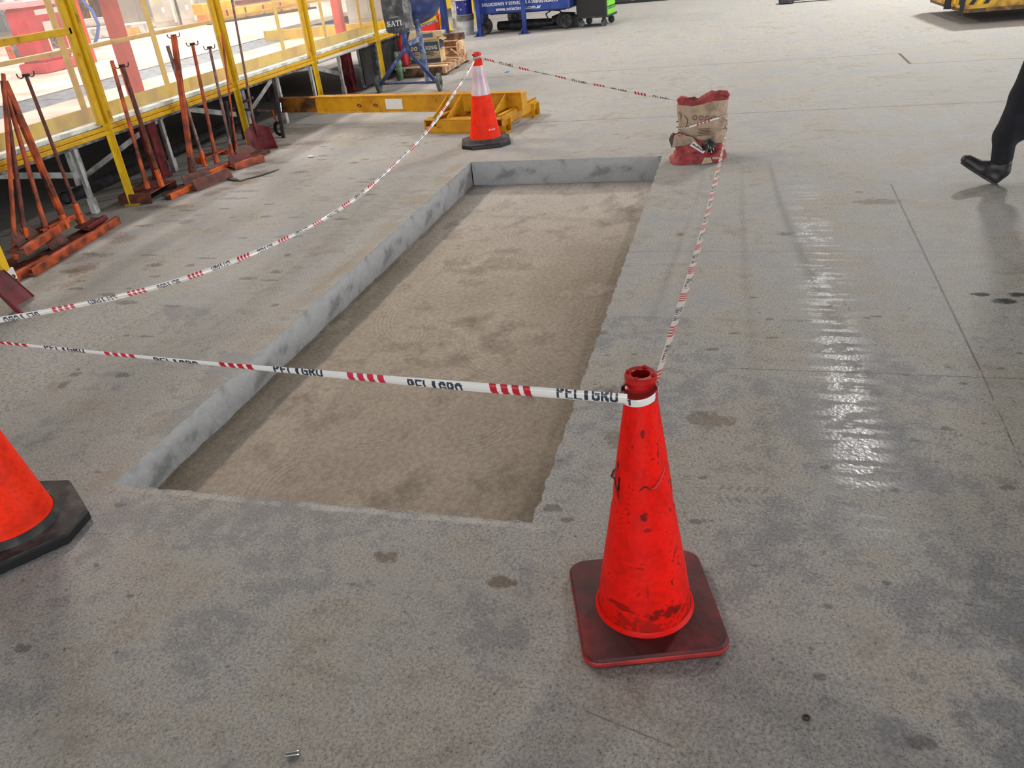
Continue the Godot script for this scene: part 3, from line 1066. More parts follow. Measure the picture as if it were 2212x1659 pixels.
	b.tube([Vector3(-5.27, 0.05, -5.22), Vector3(-5.30, 0.05, -6.0), Vector3(-5.36, 0.05, -7.2), Vector3(-5.5, 0.05, -8.6)], 0.05, 16, false)
	b.tube([Vector3(-5.27, 0.05, -5.22), Vector3(-5.30, 0.05, -6.0), Vector3(-5.36, 0.05, -7.2), Vector3(-5.5, 0.05, -8.6)], 0.042, 16, true)
	single("drain_pipe", b, M.black_pipe, "glossy black pipe lying on the floor under the raised walkway", "pipe")
	# red building columns that pass through the deck
	for q in [[-4.895, -5.965, "bright red steel column rising behind the fence beside the middle scrapers"], [-4.90, -10.0, "red steel column rising behind the fence near the cement mixer"], [-8.53, -9.72, "red steel column standing on the walkway behind the red bin"]]:
		var c = thing("steel_column", q[2], "column", Vector3(q[0], 0, q[1]), 0.0, "red columns along the walkway")
		b = MB.new()
		b.box(Vector3(0, 3.5, 0), Vector3(0.105, 7.0, 0.105), 0.006)
		part("shaft", b, M.red_column, c)
		b = MB.new()
		b.box(Vector3(0, 0.01, 0), Vector3(0.13, 0.02, 0.13), 0.003)
		part("foot_plate", b, M.maroon, c)
		b = MB.new()
		b.box(Vector3(0.0, 0.28, 0.0), Vector3(0.109, 0.52, 0.109), 0.003)
		part("shade_band", b, M.maroon, c)  # shade under the deck, painted as a darker band

func build_fence():
	var t = thing("safety_fence", "tall yellow steel safety fence with clear panes along the raised walkway", "fence", Vector3.ZERO)
	var zs := [-1.7, -3.45, -5.2, -6.98, -8.60, -10.42]
	var top := 2.3
	for i in zs.size():
		var z: float = zs[i]
		var b := MB.new()
		# angle post down to the floor
		b.box(Vector3(-4.60, top / 2, z), Vector3(0.045, top, 0.006), 0.001)
		b.box(Vector3(-4.62, top / 2, z + 0.019), Vector3(0.006, top, 0.04), 0.001)
		b.box(Vector3(-4.60, 0.004, z), Vector3(0.12, 0.008, 0.1), 0.001)
		part("post", b, M.yellow_bright, t)
		if i < zs.size() - 1:
			b = MB.new()
			b.box(Vector3(-4.612, (top + 0.62) / 2, z + 0.065), Vector3(0.04, top - 0.62, 0.04), 0.003)
			part("stile", b, M.yellow, t)
			b = MB.new()
			b.box(Vector3(-4.612, (top + 0.62) / 2, z - 0.042), Vector3(0.04, top - 0.62, 0.04), 0.003)
			part("stile", b, M.yellow, t)
		if i < zs.size() - 1:
			var z1: float = zs[i + 1]
			b = MB.new()
			b.box(Vector3(-4.612, top - 0.02, (z + z1) / 2), Vector3(0.04, 0.04, z - z1 - 0.12), 0.003)
			part("rail", b, M.yellow, t)
			if i == 1:
				b = MB.new()
				b.box(Vector3(-4.612, 1.272, (z + z1) / 2), Vector3(0.04, 0.045, z - z1 - 0.12), 0.003)
				part("rail", b, M.yellow, t)
			b = MB.new()
			b.box(Vector3(-4.612, (top + 0.63) / 2, (z + z1) / 2), Vector3(0.004, top - 0.68, z - z1 - 0.14))
			part("pane", b, M.pane, t)
	# handrail of the walkway just behind the panes
	t = thing("handrail", "yellow flat-bar handrail with one round middle rail on the walkway edge", "handrail")
	for i in 10:
		var b := MB.new()
		b.box(Vector3(-4.788, 1.16, -1.1 - i * 1.03), Vector3(0.012, 1.1, 0.062), 0.003)
		part("baluster", b, M.yellow_bright, t)
	var b := MB.new()
	b.tube([Vector3(-4.806, 1.134, -0.5), Vector3(-4.806, 1.134, -10.6)], 0.018, 10)
	part("rail", b, M.yellow, t)
	b = MB.new()
	b.tube([Vector3(-4.806, 1.69, -0.5), Vector3(-4.806, 1.69, -10.6)], 0.02, 10)
	part("rail", b, M.yellow, t)

# ==================================================================== cones
func cone_body(r0: float, y0: float, r1: float, y1: float, inner := true) -> Array:
	return [Vector2(r0, y0), Vector2(r1, y1)]

func octagon(hw: float, hd: float, ch: float) -> PackedVector2Array:
	return PackedVector2Array([Vector2(-hw + ch, -hd), Vector2(hw - ch, -hd), Vector2(hw, -hd + ch), Vector2(hw, hd - ch), Vector2(hw - ch, hd), Vector2(-hw + ch, hd), Vector2(-hw, hd - ch), Vector2(-hw, -hd + ch)])

func rounded_square(hw: float, r: float, steps := 6) -> PackedVector2Array:
	var out := PackedVector2Array()
	for k in 4:
		var c: Vector2 = Vector2(hw - r, hw - r) * [Vector2(1, 1), Vector2(-1, 1), Vector2(-1, -1), Vector2(1, -1)][k]
		for i in steps + 1:
			var a := PI / 2 * (k + float(i) / steps)
			out.append(c + Vector2(cos(a), sin(a)) * r)
	return out

func skirt(b: MB, rings: Array):
	# rings: [polygon in xz, height]; closes the last ring
	var rows := []
	for g in rings:
		var row := PackedVector3Array()
		for q in g[0]: row.append(Vector3(q.x, g[1], -q.y))
		rows.append(row)
	for i in rows.size() - 1:
		var c: int = rows[i].size()
		for j in c:
			b.quad(rows[i][j], rows[i][(j + 1) % c], rows[i + 1][(j + 1) % c], rows[i + 1][j])
	var last: PackedVector3Array = rows[-1]
	for j in range(1, last.size() - 1):
		b.tri(last[0], last[j], last[j + 1])
	var first: PackedVector3Array = rows[0]
	for j in range(1, first.size() - 1):
		b.tri(first[0], first[j + 1], first[j])

func scaled(poly: PackedVector2Array, k: float) -> PackedVector2Array:
	var out := PackedVector2Array()
	for q in poly: out.append(q * k)
	return out

func scuffed_red(fresh: Color, dirt: float, sd: int, high: float) -> StandardMaterial3D:
	# cone plastic with scuffs and grime, mapped round (u) and up (v)
	var w := 512
	var h := 512
	var n1 := noise(0.012, sd, FastNoiseLite.TYPE_SIMPLEX_SMOOTH, 5).get_seamless_image(w, h, false, false, 0.15, false).get_data()
	var n2 := noise(0.05, sd + 1, FastNoiseLite.TYPE_SIMPLEX_SMOOTH, 4).get_seamless_image(w, h, false, false, 0.15, false).get_data()
	var col := PackedByteArray()
	col.resize(w * h * 3)
	for i in w * h:
		var v := 1.0 - float(i / w) / h
		var a := n1[i] - 128
		var c := n2[i] - 128
		var k := clampf((c * 0.6 - 36.0 + a * 0.6) * 0.02, 0.0, 0.5) * dirt
		k = maxf(k, clampf((0.10 - v) * 5.0 + a * 0.008 + c * 0.006 - 0.12, 0.0, 0.4) * dirt)
		var f := 1.0 + a * 0.0011 + c * 0.0007
		col[i * 3] = int(clampf(lerpf(fresh.r8 * f, 58, k), 0, 255))
		col[i * 3 + 1] = int(clampf(lerpf(fresh.g8 * f, 26, k), 0, 255))
		col[i * 3 + 2] = int(clampf(lerpf(fresh.b8 * f, 24, k), 0, 255))
	var im := Image.create_from_data(w, h, false, Image.FORMAT_RGB8, col)
	if sd == 100:
		# the black scars of the old cone
		var r := [0.0, 1.0, 0.0, 1.0]
		for g in [[0.73, 0.11, 0.022, 0.02, 0.6], [0.655, 0.17, 0.015, 0.012, 0.45], [0.728, 0.45, 0.026, 0.026, 0.6], [0.735, 0.51, 0.03, 0.012, 0.35], [0.565, 0.345, 0.016, 0.042, 0.95], [0.535, 0.27, 0.014, 0.03, 0.8], [0.94, 0.37, 0.014, 0.03, 0.7], [0.735, 0.8, 0.003, 0.05, 0.5], [0.80, 0.90, 0.09, 0.03, 0.5], [0.63, 0.88, 0.06, 0.02, 0.4], [0.70, 0.68, 0.05, 0.008, 0.25]]:
			blot(im, r, 1.0 / w, 1.0 / h, Vector2(g[0], g[1]), Vector2(g[2], g[3]), c8(46, 18, 18), g[4], int(g[0] * 1000), 1.1)
	var m := StandardMaterial3D.new()
	m.albedo_texture = ImageTexture.create_from_image(im)
	m.roughness = 0.5
	m.uv1_scale = Vector3(1, -1, 1)
	m.uv1_offset = Vector3(0, 1, 0)
	m.metallic_specular = 0.25
	return m

func build_cones():
	# ---- the old red cone in front
	var t = thing("traffic_cone", "scuffed all-red traffic cone with a square red base and torn side, nearest the camera", "traffic cone", Vector3(-0.183, 0, -1.512), 0.30)
	t.scale = Vector3(1, 0.982, 1)
	var b := MB.new()
	var sq := rounded_square(0.178, 0.04)
	skirt(b, [[scaled(sq, 0.985), 0.0], [sq, 0.006], [sq, 0.024], [scaled(sq, 0.975), 0.030]])
	var base_mat := worn([0.2, c8(58, 20, 22), 0.45, c8(78, 24, 26), 0.7, c8(98, 26, 28), 0.92, c8(140, 32, 32)], 1.6, 0.6, 0.0, 0.08, 90)
	var bp := part("base", b, base_mat, t, "worn dark red square base")
	b = MB.new()
	skirt(b, [[scaled(sq, 1.004), 0.008], [scaled(sq, 1.012), 0.012], [scaled(sq, 1.012), 0.019], [scaled(sq, 1.004), 0.023]])
	part("rim", b, worn([0.2, c8(112, 24, 24), 0.5, c8(150, 28, 26), 0.85, c8(182, 44, 36)], 2.0, 0.55, 0.0, 0.03, 91), bp)
	b = MB.new()
	var body := []
	for i in 41:
		var f := i / 40.0
		body.append(Vector2(lerpf(0.119, 0.0365, f) + 0.0018 * sin(f * 9.0) * (1.0 - f) - 0.0025 * exp(-pow((f - 0.55) / 0.03, 2.0)), lerpf(0.030, 0.655, f)))
	b.lathe([Vector2(0.127, 0.029), Vector2(0.1225, 0.033), Vector2(0.1185, 0.042)], 48, 3.0)
	var rows := []
	for q in body:
		var row := PackedVector3Array()
		for k in 64:
			var a := -TAU * k / 64.0
			var dent: float = 1.0 - 0.05 * exp(-pow((q.y - 0.40) / 0.03, 2.0) - pow(angle_difference(a, -5.15) / 0.25, 2.0))
			row.append(Vector3(cos(a) * q.x * dent, q.y, sin(a) * q.x * dent))
		rows.append(row)
	b.grid(rows, true)
	part("cone_body", b, scuffed_red(c8(230, 24, 14), 1.0, 100, 0.7), t)
	b = MB.new()
	b.lathe([Vector2(0.0365, 0.652), Vector2(0.0385, 0.660), Vector2(0.0385, 0.688), Vector2(0.0335, 0.692), Vector2(0.0335, 0.700), Vector2(0.0355, 0.703), Vector2(0.0350, 0.714), Vector2(0.0325, 0.717), Vector2(0.0215, 0.716), Vector2(0.0195, 0.712), Vector2(0.0195, 0.66)], 40, 0.5)
	for k in 4:
		var a := 0.5 + TAU * k / 4.0
		b.box(Vector3(cos(a) * 0.028, 0.718, sin(a) * 0.028), Vector3(0.009, 0.006, 0.011), 0.002, Basis(Vector3.UP, -a))
	part("collar", b, plain(c8(176, 18, 18), 0.28), t)
	# tears: curled flaps with dark slits behind them
	var on := func(a: float, y: float, lift: float):
		var rr: float = lerpf(0.119, 0.0365, (y - 0.03) / 0.625) + lift
		return Vector3(cos(a) * rr, y, sin(a) * rr)
	b = MB.new()
	b.tube([on.call(3.02, 0.475, -0.002), on.call(3.05, 0.465, 0.006), on.call(3.0, 0.452, 0.010), on.call(2.92, 0.446, 0.004)], [0.001, 0.005, 0.006, 0.002], 8, true, 0.5)
	part("torn_flap", b, plain(c8(70, 20, 22), 0.5), t)
	b = MB.new()
	b.tube([on.call(2.95, 0.452, 0.004), on.call(2.86, 0.435, 0.004), on.call(2.74, 0.418, 0.0015), on.call(2.68, 0.40, 0.0)], [0.0015, 0.0015, 0.0015, 0.001], 6)
	part("torn_edge", b, plain(c8(52, 18, 18), 0.6), t)
	b = MB.new()
	var arc := []
	for i in 9:
		var f := i / 8.0
		arc.append(on.call(1.86 - 0.42 * f, 0.440 + 0.012 * sin(f * PI), 0.0))
	b.tube(arc, [0.0006, 0.0014, 0.0018, 0.002, 0.002, 0.0018, 0.0016, 0.0012, 0.0006], 6)
	part("torn_edge", b, plain(c8(60, 14, 16), 0.6), t)
	b = MB.new()
	b.tube([on.call(1.44, 0.447, 0.001), on.call(1.30, 0.449, 0.002), on.call(1.10, 0.462, 0.002), on.call(0.85, 0.478, 0.001), on.call(0.72, 0.486, 0.0)], [0.001, 0.0045, 0.003, 0.0025, 0.001], 8, true, 0.5)
	part("torn_flap", b, plain(c8(196, 74, 76), 0.45), t)
	# ---- two orange cones on black octagonal bases
	orange_cone(Vector3(-2.141, 0, -6.80), 0.30, "tall orange traffic cone with a white reflective collar beside the yellow lifting beam")
	orange_cone(Vector3(-2.252, 0, -1.53), -0.62, "orange traffic cone on a thick black octagonal base, beside the near corner of the pit")

func orange_cone(at: Vector3, turn: float, label: String):
	var t = thing("traffic_cone", label, "traffic cone", at, turn)
	var b := MB.new()
	var oc := octagon(0.212, 0.212, 0.088)
	skirt(b, [[scaled(oc, 0.985), 0.0], [oc, 0.004], [oc, 0.028], [scaled(oc, 0.985), 0.034]])
	var bs := part("base", b, M.black, t, "black rubber octagonal base")
	b = MB.new()
	skirt(b, [[scaled(oc, 0.985), 0.0335], [scaled(oc, 0.965), 0.038]])
	part("base_top", b, M.rubber, bs, "dusty grey top face")
	b = MB.new()
	b.lathe([Vector2(0.158, 0.036), Vector2(0.150, 0.052), Vector2(0.140, 0.060)], 48, 2.0)
	part("plinth", b, M.rubber, t)
	var r := func(y): return lerpf(0.137, 0.036, (y - 0.055) / 0.645)
	var orange := scuffed_red(c8(244, 50, 22), 0.35, 130 + int(absf(at.z) * 3), 0.7)
	b = MB.new()
	b.lathe([Vector2(r.call(0.055) + 0.002, 0.055), Vector2(r.call(0.07), 0.07), Vector2(r.call(0.415), 0.415)], 56, 1.0)
	part("cone_body", b, orange, t)
	b = MB.new()
	b.lathe([Vector2(r.call(0.413), 0.413), Vector2(r.call(0.415) + 0.0015, 0.416), Vector2(r.call(0.645) + 0.0015, 0.644), Vector2(r.call(0.645), 0.647)], 56, 1.0)
	var sleeve := worn([0.2, c8(196, 166, 176), 0.5, c8(214, 188, 194), 0.8, c8(222, 204, 206)], 1.6, 0.3, 0.0, 0.03, 92)
	part("reflective_collar", b, sleeve, t, "white reflective sleeve")
	b = MB.new()
	b.lathe([Vector2(r.call(0.645), 0.645), Vector2(r.call(0.70), 0.70)], 40, 1.0)
	part("cone_tip", b, orange, t)
	b = MB.new()
	b.lathe([Vector2(0.035, 0.698), Vector2(0.029, 0.704), Vector2(0.029, 0.720), Vector2(0.039, 0.724), Vector2(0.040, 0.742), Vector2(0.034, 0.748), Vector2(0.020, 0.748), Vector2(0.018, 0.742), Vector2(0.018, 0.70)], 32, 0.5)
	part("collar", b, plain(c8(206, 34, 26), 0.35), t)
	# small maker's print low on the side: illegible white characters, built as raised marks
	var k := 0
	for q in [0.0, 0.014, 0.026, 0.036, 0.052]:
		b = MB.new()
		var a: float = 1.25 - q / 0.12
		var y := 0.135
		var rr: float = r.call(y) + 0.0008
		b.box(Vector3(cos(a) * rr, y, sin(a) * rr), Vector3(0.003, 0.012 - 0.002 * (k % 3), 0.007 - 0.002 * (k % 2)), 0.0, Basis(Vector3.UP, -a) * Basis(Vector3(0, 0, 1), 0.155))
		part("printed_mark", b, M.white_letter, t)
		k += 1

# ==================================================================== caution tape
func tape_image() -> StandardMaterial3D:
	# two repeats of: four red bars, then PELIGRO, as seen on a tape folded in half lengthwise
	var w := 2048
	var h := 64
	var im := Image.create(w, h, false, Image.FORMAT_RGB8)
	im.fill(c8(226, 222, 216))
	var ppm := w / 0.71
	for rep in 2:
		var x0 := rep * w / 2
		for i in 4:
			var sx := x0 + int((0.01 + i * 0.0262) * ppm)
			for y in h:
				var sl := int((y - 32) * 0.22)
				im.fill_rect(Rect2i(sx + sl, y, int(0.0165 * ppm), 1), c8(196, 40, 66) if rep == 0 else c8(186, 24, 44))
		letters(im, "PELIGRO", x0 + int(0.163 * ppm), int(0.137 * ppm), 10 if rep == 0 else -30, 84, c8(44, 54, 68))
	var m := StandardMaterial3D.new()
	m.albedo_texture = ImageTexture.create_from_image(im)
	m.roughness = 0.3
	m.backlight_enabled = true
	m.backlight = Color(0.35, 0.34, 0.33)
	m.cull_mode = BaseMaterial3D.CULL_DISABLED
	m.heightmap_enabled = false
	return m

const GLYPH := {
	"P": ["11110", "10011", "10011", "10011", "11110", "10000", "10000", "10000", "10000"],
	"E": ["11111", "10000", "10000", "10000", "11110", "10000", "10000", "10000", "11111"],
	"L": ["10000", "10000", "10000", "10000", "10000", "10000", "10000", "10000", "11111"],
	"I": ["01100", "01100", "01100", "01100", "01100", "01100", "01100", "01100", "01100"],
	"G": ["01110", "11011", "10001", "10000", "10111", "10001", "10001", "11011", "01110"],
	"R": ["11110", "10011", "10001", "10011", "11110", "10110", "10011", "10011", "10001"],
	"O": ["01110", "11011", "10001", "10001", "10001", "10001", "10001", "11011", "01110"],
}

func letters(im: Image, word: String, x0: int, wide: int, y0: int, high: int, col: Color):
	var step := float(wide) / word.length()
	for i in word.length():
		var g: Array = GLYPH[word[i]]
		var lw := step * 0.92
		for r in 9:
			for c in 5:
				if g[r][c] == "1":
					var px := x0 + int(i * step + c * lw / 6.0)
					im.fill_rect(Rect2i(px, y0 + int(r * high / 9.0), int(ceil(lw / 6.0 * 1.7)), int(ceil(high / 9.0)) + 1), col)

func ribbon(b: MB, path: Array, width: Array, twist: Array, u0: float, fold := 0.35):
	# a soft folded band along a path: seven points across, cupped about its fold
	var rows := []
	var uvs := []
	var s := 0.0
	for i in path.size():
		var f := float(i) / (path.size() - 1)
		var d: Vector3 = (path[mini(i + 1, path.size() - 1)] - path[maxi(i - 1, 0)]).normalized()
		if i > 0: s += path[i].distance_to(path[i - 1])
		var side := d.cross(Vector3.UP).normalized()
		var up := side.cross(d).normalized()
		var k := f * (width.size() - 1)
		var w: float = lerpf(width[int(k)], width[mini(int(k) + 1, width.size() - 1)], k - int(k))
		k = f * (twist.size() - 1)
		var a: float = lerpf(twist[int(k)], twist[mini(int(k) + 1, twist.size() - 1)], k - int(k))
		var across := up.rotated(d, a)
		var outw := side.rotated(d, a)
		var row := PackedVector3Array()
		var ur := PackedVector2Array()
		for q in 7:
			var e := q / 6.0 - 0.5
			row.append(path[i] + across * w * e + outw * w * (fold * (0.25 - e * e) * 2.0 + 0.03 * sin(e * 14.0 + s * 9.0)))
			ur.append(Vector2(u0 + s / 0.71, 0.5 - e))
		rows.append(row)
		uvs.append(ur)
	b.grid(rows, false, uvs)

func sagging(a: Vector3, c: Vector3, sag: float, n: int, wob := 0.0) -> Array:
	var out := []
	for i in n + 1:
		var t := float(i) / n
		var q := a.lerp(c, t)
		q.y -= 4.0 * sag * t * (1.0 - t)
		q.y += wob * sin(t * 21.0) * sin(t * PI)
		out.append(q)
	return out

func loop_round(at: Vector3, r: float, tilt: float, y: float) -> Array:
	var out := []
	for i in 33:
		var a := TAU * i / 32.0
		out.append(at + Vector3(cos(a) * r, y + tilt * cos(a + 0.9), sin(a) * r))
	return out

func build_tapes():
	var tm := tape_image()
	var fc := Vector3(-0.183, 0.681, -1.482)
	var lc := Vector3(-2.262, 0.728, -1.53)
	var bc := Vector3(-2.141, 0.712, -6.80)
	var s1 := Vector3(-0.40, 0.40, -6.12)
	var s2 := Vector3(-0.085, 0.215, -6.06)
	# across the near end of the pit
	var t = thing("caution_tape", "white danger tape with red bars stretched across the near end of the pit", "caution tape", Vector3.ZERO, 0.0, "danger tapes around the pit")
	var b := MB.new()
	ribbon(b, sagging(lc + Vector3(0.04, 0, 0.0), fc + Vector3(-0.02, -0.004, 0.037), 0.008, 90), [0.016, 0.014, 0.016, 0.020, 0.024, 0.026, 0.027], [0.5, 0.5, 0.4, 0.5, 0.2, 0.1, 0.1], 0.10)
	part("band", b, tm, t)
	b = MB.new()
	ribbon(b, loop_round(fc - Vector3(0, 0.681, 0), 0.0405, 0.007, 0.674), [0.017, 0.017], [0.0, 0.0], 0.62, -0.1)
	part("loop", b, tm, t)
	b = MB.new()
	ribbon(b, loop_round(lc - Vector3(0, 0.728, 0), 0.034, 0.004, 0.712), [0.016, 0.016], [0.0, 0.0], 0.3, -0.1)
	part("loop", b, tm, t)
	# west side, the one that hangs
	t = thing("caution_tape", "long sagging danger tape along the pit, nearest the yellow fence", "caution tape", Vector3.ZERO, 0.0, "danger tapes around the pit")
	b = MB.new()
	ribbon(b, sagging(bc + Vector3(0.0, 0, 0.03), lc + Vector3(0.0, -0.01, -0.035), 0.43, 200, 0.004), [0.018, 0.022, 0.024, 0.018, 0.026, 0.018, 0.024, 0.024, 0.02], [0.2, 0.9, 0.3, 0.8, 0.4, 1.0, 0.3, 0.7, 1.0, 0.4], 0.33)
	part("band", b, tm, t)
	b = MB.new()
	ribbon(b, loop_round(bc - Vector3(0, 0.712, 0), 0.033, 0.004, 0.712), [0.016, 0.016], [0.0, 0.0], 0.3, -0.1)
	part("loop", b, tm, t)
	# east side
	t = thing("caution_tape", "danger tape running from the front red cone to the tied cement sack", "caution tape", Vector3.ZERO, 0.0, "danger tapes around the pit")
	b = MB.new()
	ribbon(b, sagging(fc + Vector3(0.032, 0.0, -0.03), s2, 0.085, 120, 0.002), [0.026, 0.026, 0.03, 0.03, 0.034, 0.03, 0.016, 0.014], [0.7, 1.2, 1.0, 0.9, 1.1, 0.8, 0.9], 0.5)
	part("band", b, tm, t)
	b = MB.new()
	ribbon(b, [s2, Vector3(-0.082, 0.27, -6.06), Vector3(-0.10, 0.305, -6.015), Vector3(-0.16, 0.295, -5.998), Vector3(-0.25, 0.272, -5.992), Vector3(-0.33, 0.25, -5.990), Vector3(-0.40, 0.235, -6.0), Vector3(-0.445, 0.235, -6.06), Vector3(-0.45, 0.25, -6.16), Vector3(-0.38, 0.26, -6.235), Vector3(-0.25, 0.28, -6.245), Vector3(-0.12, 0.27, -6.22), Vector3(-0.078, 0.25, -6.14), s2], [0.012, 0.012], [0.0, 0.0], 0.2, -0.1)
	part("loop", b, tm, t)
	# far side
	t = thing("caution_tape", "taut danger tape between the far orange cone and the top of the cement sack", "caution tape", Vector3.ZERO, 0.0, "danger tapes around the pit")
	b = MB.new()
	ribbon(b, sagging(bc + Vector3(0.033, -0.01, 0), s1, 0.016, 80, 0.002), [0.02, 0.028, 0.022, 0.024, 0.026, 0.024, 0.012], [0.6, 0.4, 0.9, 0.5, 0.8, 0.4, 0.9], 0.45)
	part("band", b, tm, t)

# ==================================================================== cement sacks
func sack_rows(a0: float, d0: float, hs: Array, seed_: int, crease: float, shape: Callable) -> Array:
	var f := noise(1.0, seed_, FastNoiseLite.TYPE_SIMPLEX_SMOOTH, 2)
	var rows := []
	for h in hs:
		var row := PackedVector3Array()
		for k in 56:
			var a := -TAU * k / 56.0
			var c := cos(a)
			var s := sin(a)
			var e := 0.42
			var q: Vector3 = shape.call(h)   # width scale, depth scale, lift
			var x := signf(c) * pow(absf(c), e) * a0 * q.x
			var z := signf(s) * pow(absf(s), e) * d0 * q.y
			var nn := f.get_noise_3d(x * 7.0, h * 8.0, z * 7.0) * crease * 1.6 + absf(f.get_noise_3d(x * 9.0 + 5.0, h * 12.0, z * 9.0)) * crease * 1.2
			row.append(Vector3(x + c * nn, h + q.z * (1.0 + 0.0) + nn * 0.25, z + s * nn))
		rows.append(row)
	return rows

func build_sacks():
	var t = thing("cement_sack", "upright kraft paper cement sack with red folded top, tied with danger tape", "sack", Vector3(-0.262, 0, -6.12), 0.08)
	var shape := func(h): return Vector3(1.0 - 0.05 * sin(h * 8.0) + 0.03 * (h / 0.43), 1.0 - 0.45 * pow(h / 0.43, 3.0), 0.0)
	var hs := []
	for i in 37: hs.append(0.43 * i / 36.0)
	var rows := sack_rows(0.172, 0.105, hs, 401, 0.009, shape)
	# the top leans and folds: higher and bulging on the east side
	for i in rows.size():
		var k := clampf((i - 29) / 7.0, 0.0, 1.0)
		for j in rows[i].size():
			var q: Vector3 = rows[i][j]
			q.y += k * (0.026 * sin((q.x - 0.02) * 17.0) - 0.006 + 0.006 * sin(q.x * 44.0))
			q.z *= 1.0 - 0.25 * k
			rows[i][j] = q
	var kraft := worn([0.15, c8(128, 106, 86), 0.4, c8(168, 144, 120), 0.65, c8(182, 158, 134), 0.85, c8(168, 140, 114)], 1.6, 0.75, 0.0, 0.12, 402, 0.02)
	var red := worn([0.2, c8(96, 34, 34), 0.45, c8(150, 48, 50), 0.7, c8(170, 64, 66), 0.9, c8(176, 110, 104)], 1.6, 0.65, 0.0, 0.12, 403, 0.02)
	var b := MB.new()
	b.grid(rows.slice(5, 34), true)
	part("kraft_body", b, kraft, t)
	b = MB.new()
	b.grid(rows.slice(33, 37), true)
	var top: PackedVector3Array = rows[36]
	var lid := [top]
	for k in 5:
		var row := PackedVector3Array()
		var sh := 1.0 - (k + 1) / 5.0
		for q in top:
			row.append(Vector3(q.x * (0.35 + 0.65 * sh) if k < 4 else q.x * 0.3, q.y + 0.016 * sin(k * 1.3 + q.x * 30.0) * sh + 0.006, q.z * sh))
		lid.append(row)
	b.grid(lid, true)
	part("red_top", b, red, t, "red printed folded top")
	b = MB.new()
	b.grid(rows.slice(0, 6), true)
	part("red_foot", b, red, t)
	# folded corner roll and creases
	b = MB.new()
	b.tube([Vector3(0.06, 0.425, 0.02), Vector3(0.11, 0.45, 0.03), Vector3(0.16, 0.445, 0.04), Vector3(0.18, 0.425, 0.045)], [0.012, 0.022, 0.024, 0.012], 10)
	part("rolled_corner", b, red, t)
	b = MB.new()
	for l in [[Vector3(-0.165, 0.35, 0.093), Vector3(-0.15, 0.32, 0.10), Vector3(-0.16, 0.28, 0.102)], [Vector3(-0.13, 0.33, 0.104), Vector3(-0.105, 0.29, 0.108), Vector3(-0.115, 0.24, 0.111)]]:
		b.tube(l, [0.001, 0.003, 0.001], 5)
	part("dark_mark", b, M.print_dark, t)
	# faint print on the front: four round marks and a text block
	b = MB.new()
	for i in 4:
		var c := Vector3(-0.055 + i * 0.043, 0.305 - 0.004 * i, 0.112 - 0.007 * absf(i - 1))
		for k in 16:
			var a0 := TAU * k / 16.0
			var a1 := TAU * (k + 1) / 16.0
			b.bar(c + Vector3(cos(a0), sin(a0), 0) * 0.014, c + Vector3(cos(a1), sin(a1), 0) * 0.014, 0.002, 0.006)
	for i in 5:
		b.box(Vector3(0.01, 0.225 - i * 0.011, 0.117), Vector3(0.09 - 0.02 * (i % 2), 0.003, 0.006))
	part("faded_print", b, plain(c8(122, 92, 68), 0.8), t)
	# ---- the crumpled bag in front
	t = thing("crumpled_bag", "crumpled red cement bag with torn open mouth lying at the foot of the upright sack", "bag", Vector3(-0.285, 0, -5.985), 0.12)
	hs = []
	for i in 19: hs.append(0.155 * i / 18.0)
	var shape2 := func(h): return Vector3(1.0 - 0.1 * (h / 0.15) + 0.05 * sin(h * 60.0), 1.0 - 0.55 * (h / 0.15), 0.0)
	rows = sack_rows(0.182, 0.085, hs, 411, 0.016, shape2)
	for i in rows.size():
		var k := i / 18.0
		for j in rows[i].size():
			var q: Vector3 = rows[i][j]
			q.y += k * (-q.x * 0.32 * k + 0.012 * sin(q.x * 48.0))
			q.y = maxf(q.y, 0.002)
			q.z -= 0.03 * k
			rows[i][j] = q
	b = MB.new()
	b.grid(rows, true)
	part("red_paper", b, red, t)
	b = MB.new()
	var inner := []
	for i in [18, 14, 9]:
		var row := PackedVector3Array()
		for q in rows[i]: row.append(Vector3(q.x * 0.93, q.y - 0.006, q.z * 0.8))
		inner.append(row)
	b.grid(inner, true)
	part("dark_inside", b, M.print_dark, t)
	b = MB.new()
	b.plate([Vector3(-0.185, 0.125, 0.052), Vector3(-0.095, 0.135, 0.058), Vector3(-0.045, 0.142, 0.04), Vector3(-0.075, 0.19, 0.02), Vector3(-0.13, 0.212, 0.012), Vector3(-0.165, 0.205, 0.015)], 0.004)
	b.plate([Vector3(-0.075, 0.19, 0.02), Vector3(-0.045, 0.142, 0.04), Vector3(0.02, 0.115, 0.05), Vector3(0.0, 0.135, 0.03), Vector3(-0.04, 0.18, 0.01)], 0.003)
	part("kraft_flap", b, kraft, t)
	b = MB.new()
	b.plate([Vector3(-0.187, 0.12, 0.05), Vector3(-0.167, 0.204, 0.016), Vector3(-0.19, 0.2, -0.01), Vector3(-0.205, 0.17, 0.0)], 0.004)
	part("black_fold", b, M.black, t)
	b = MB.new()
	b.plate([Vector3(-0.06, 0.132, 0.060), Vector3(0.035, 0.072, 0.075), Vector3(0.05, 0.088, 0.068), Vector3(-0.03, 0.158, 0.048)], 0.003)
	part("printed_band", b, M.label_white, t)
	b = MB.new()
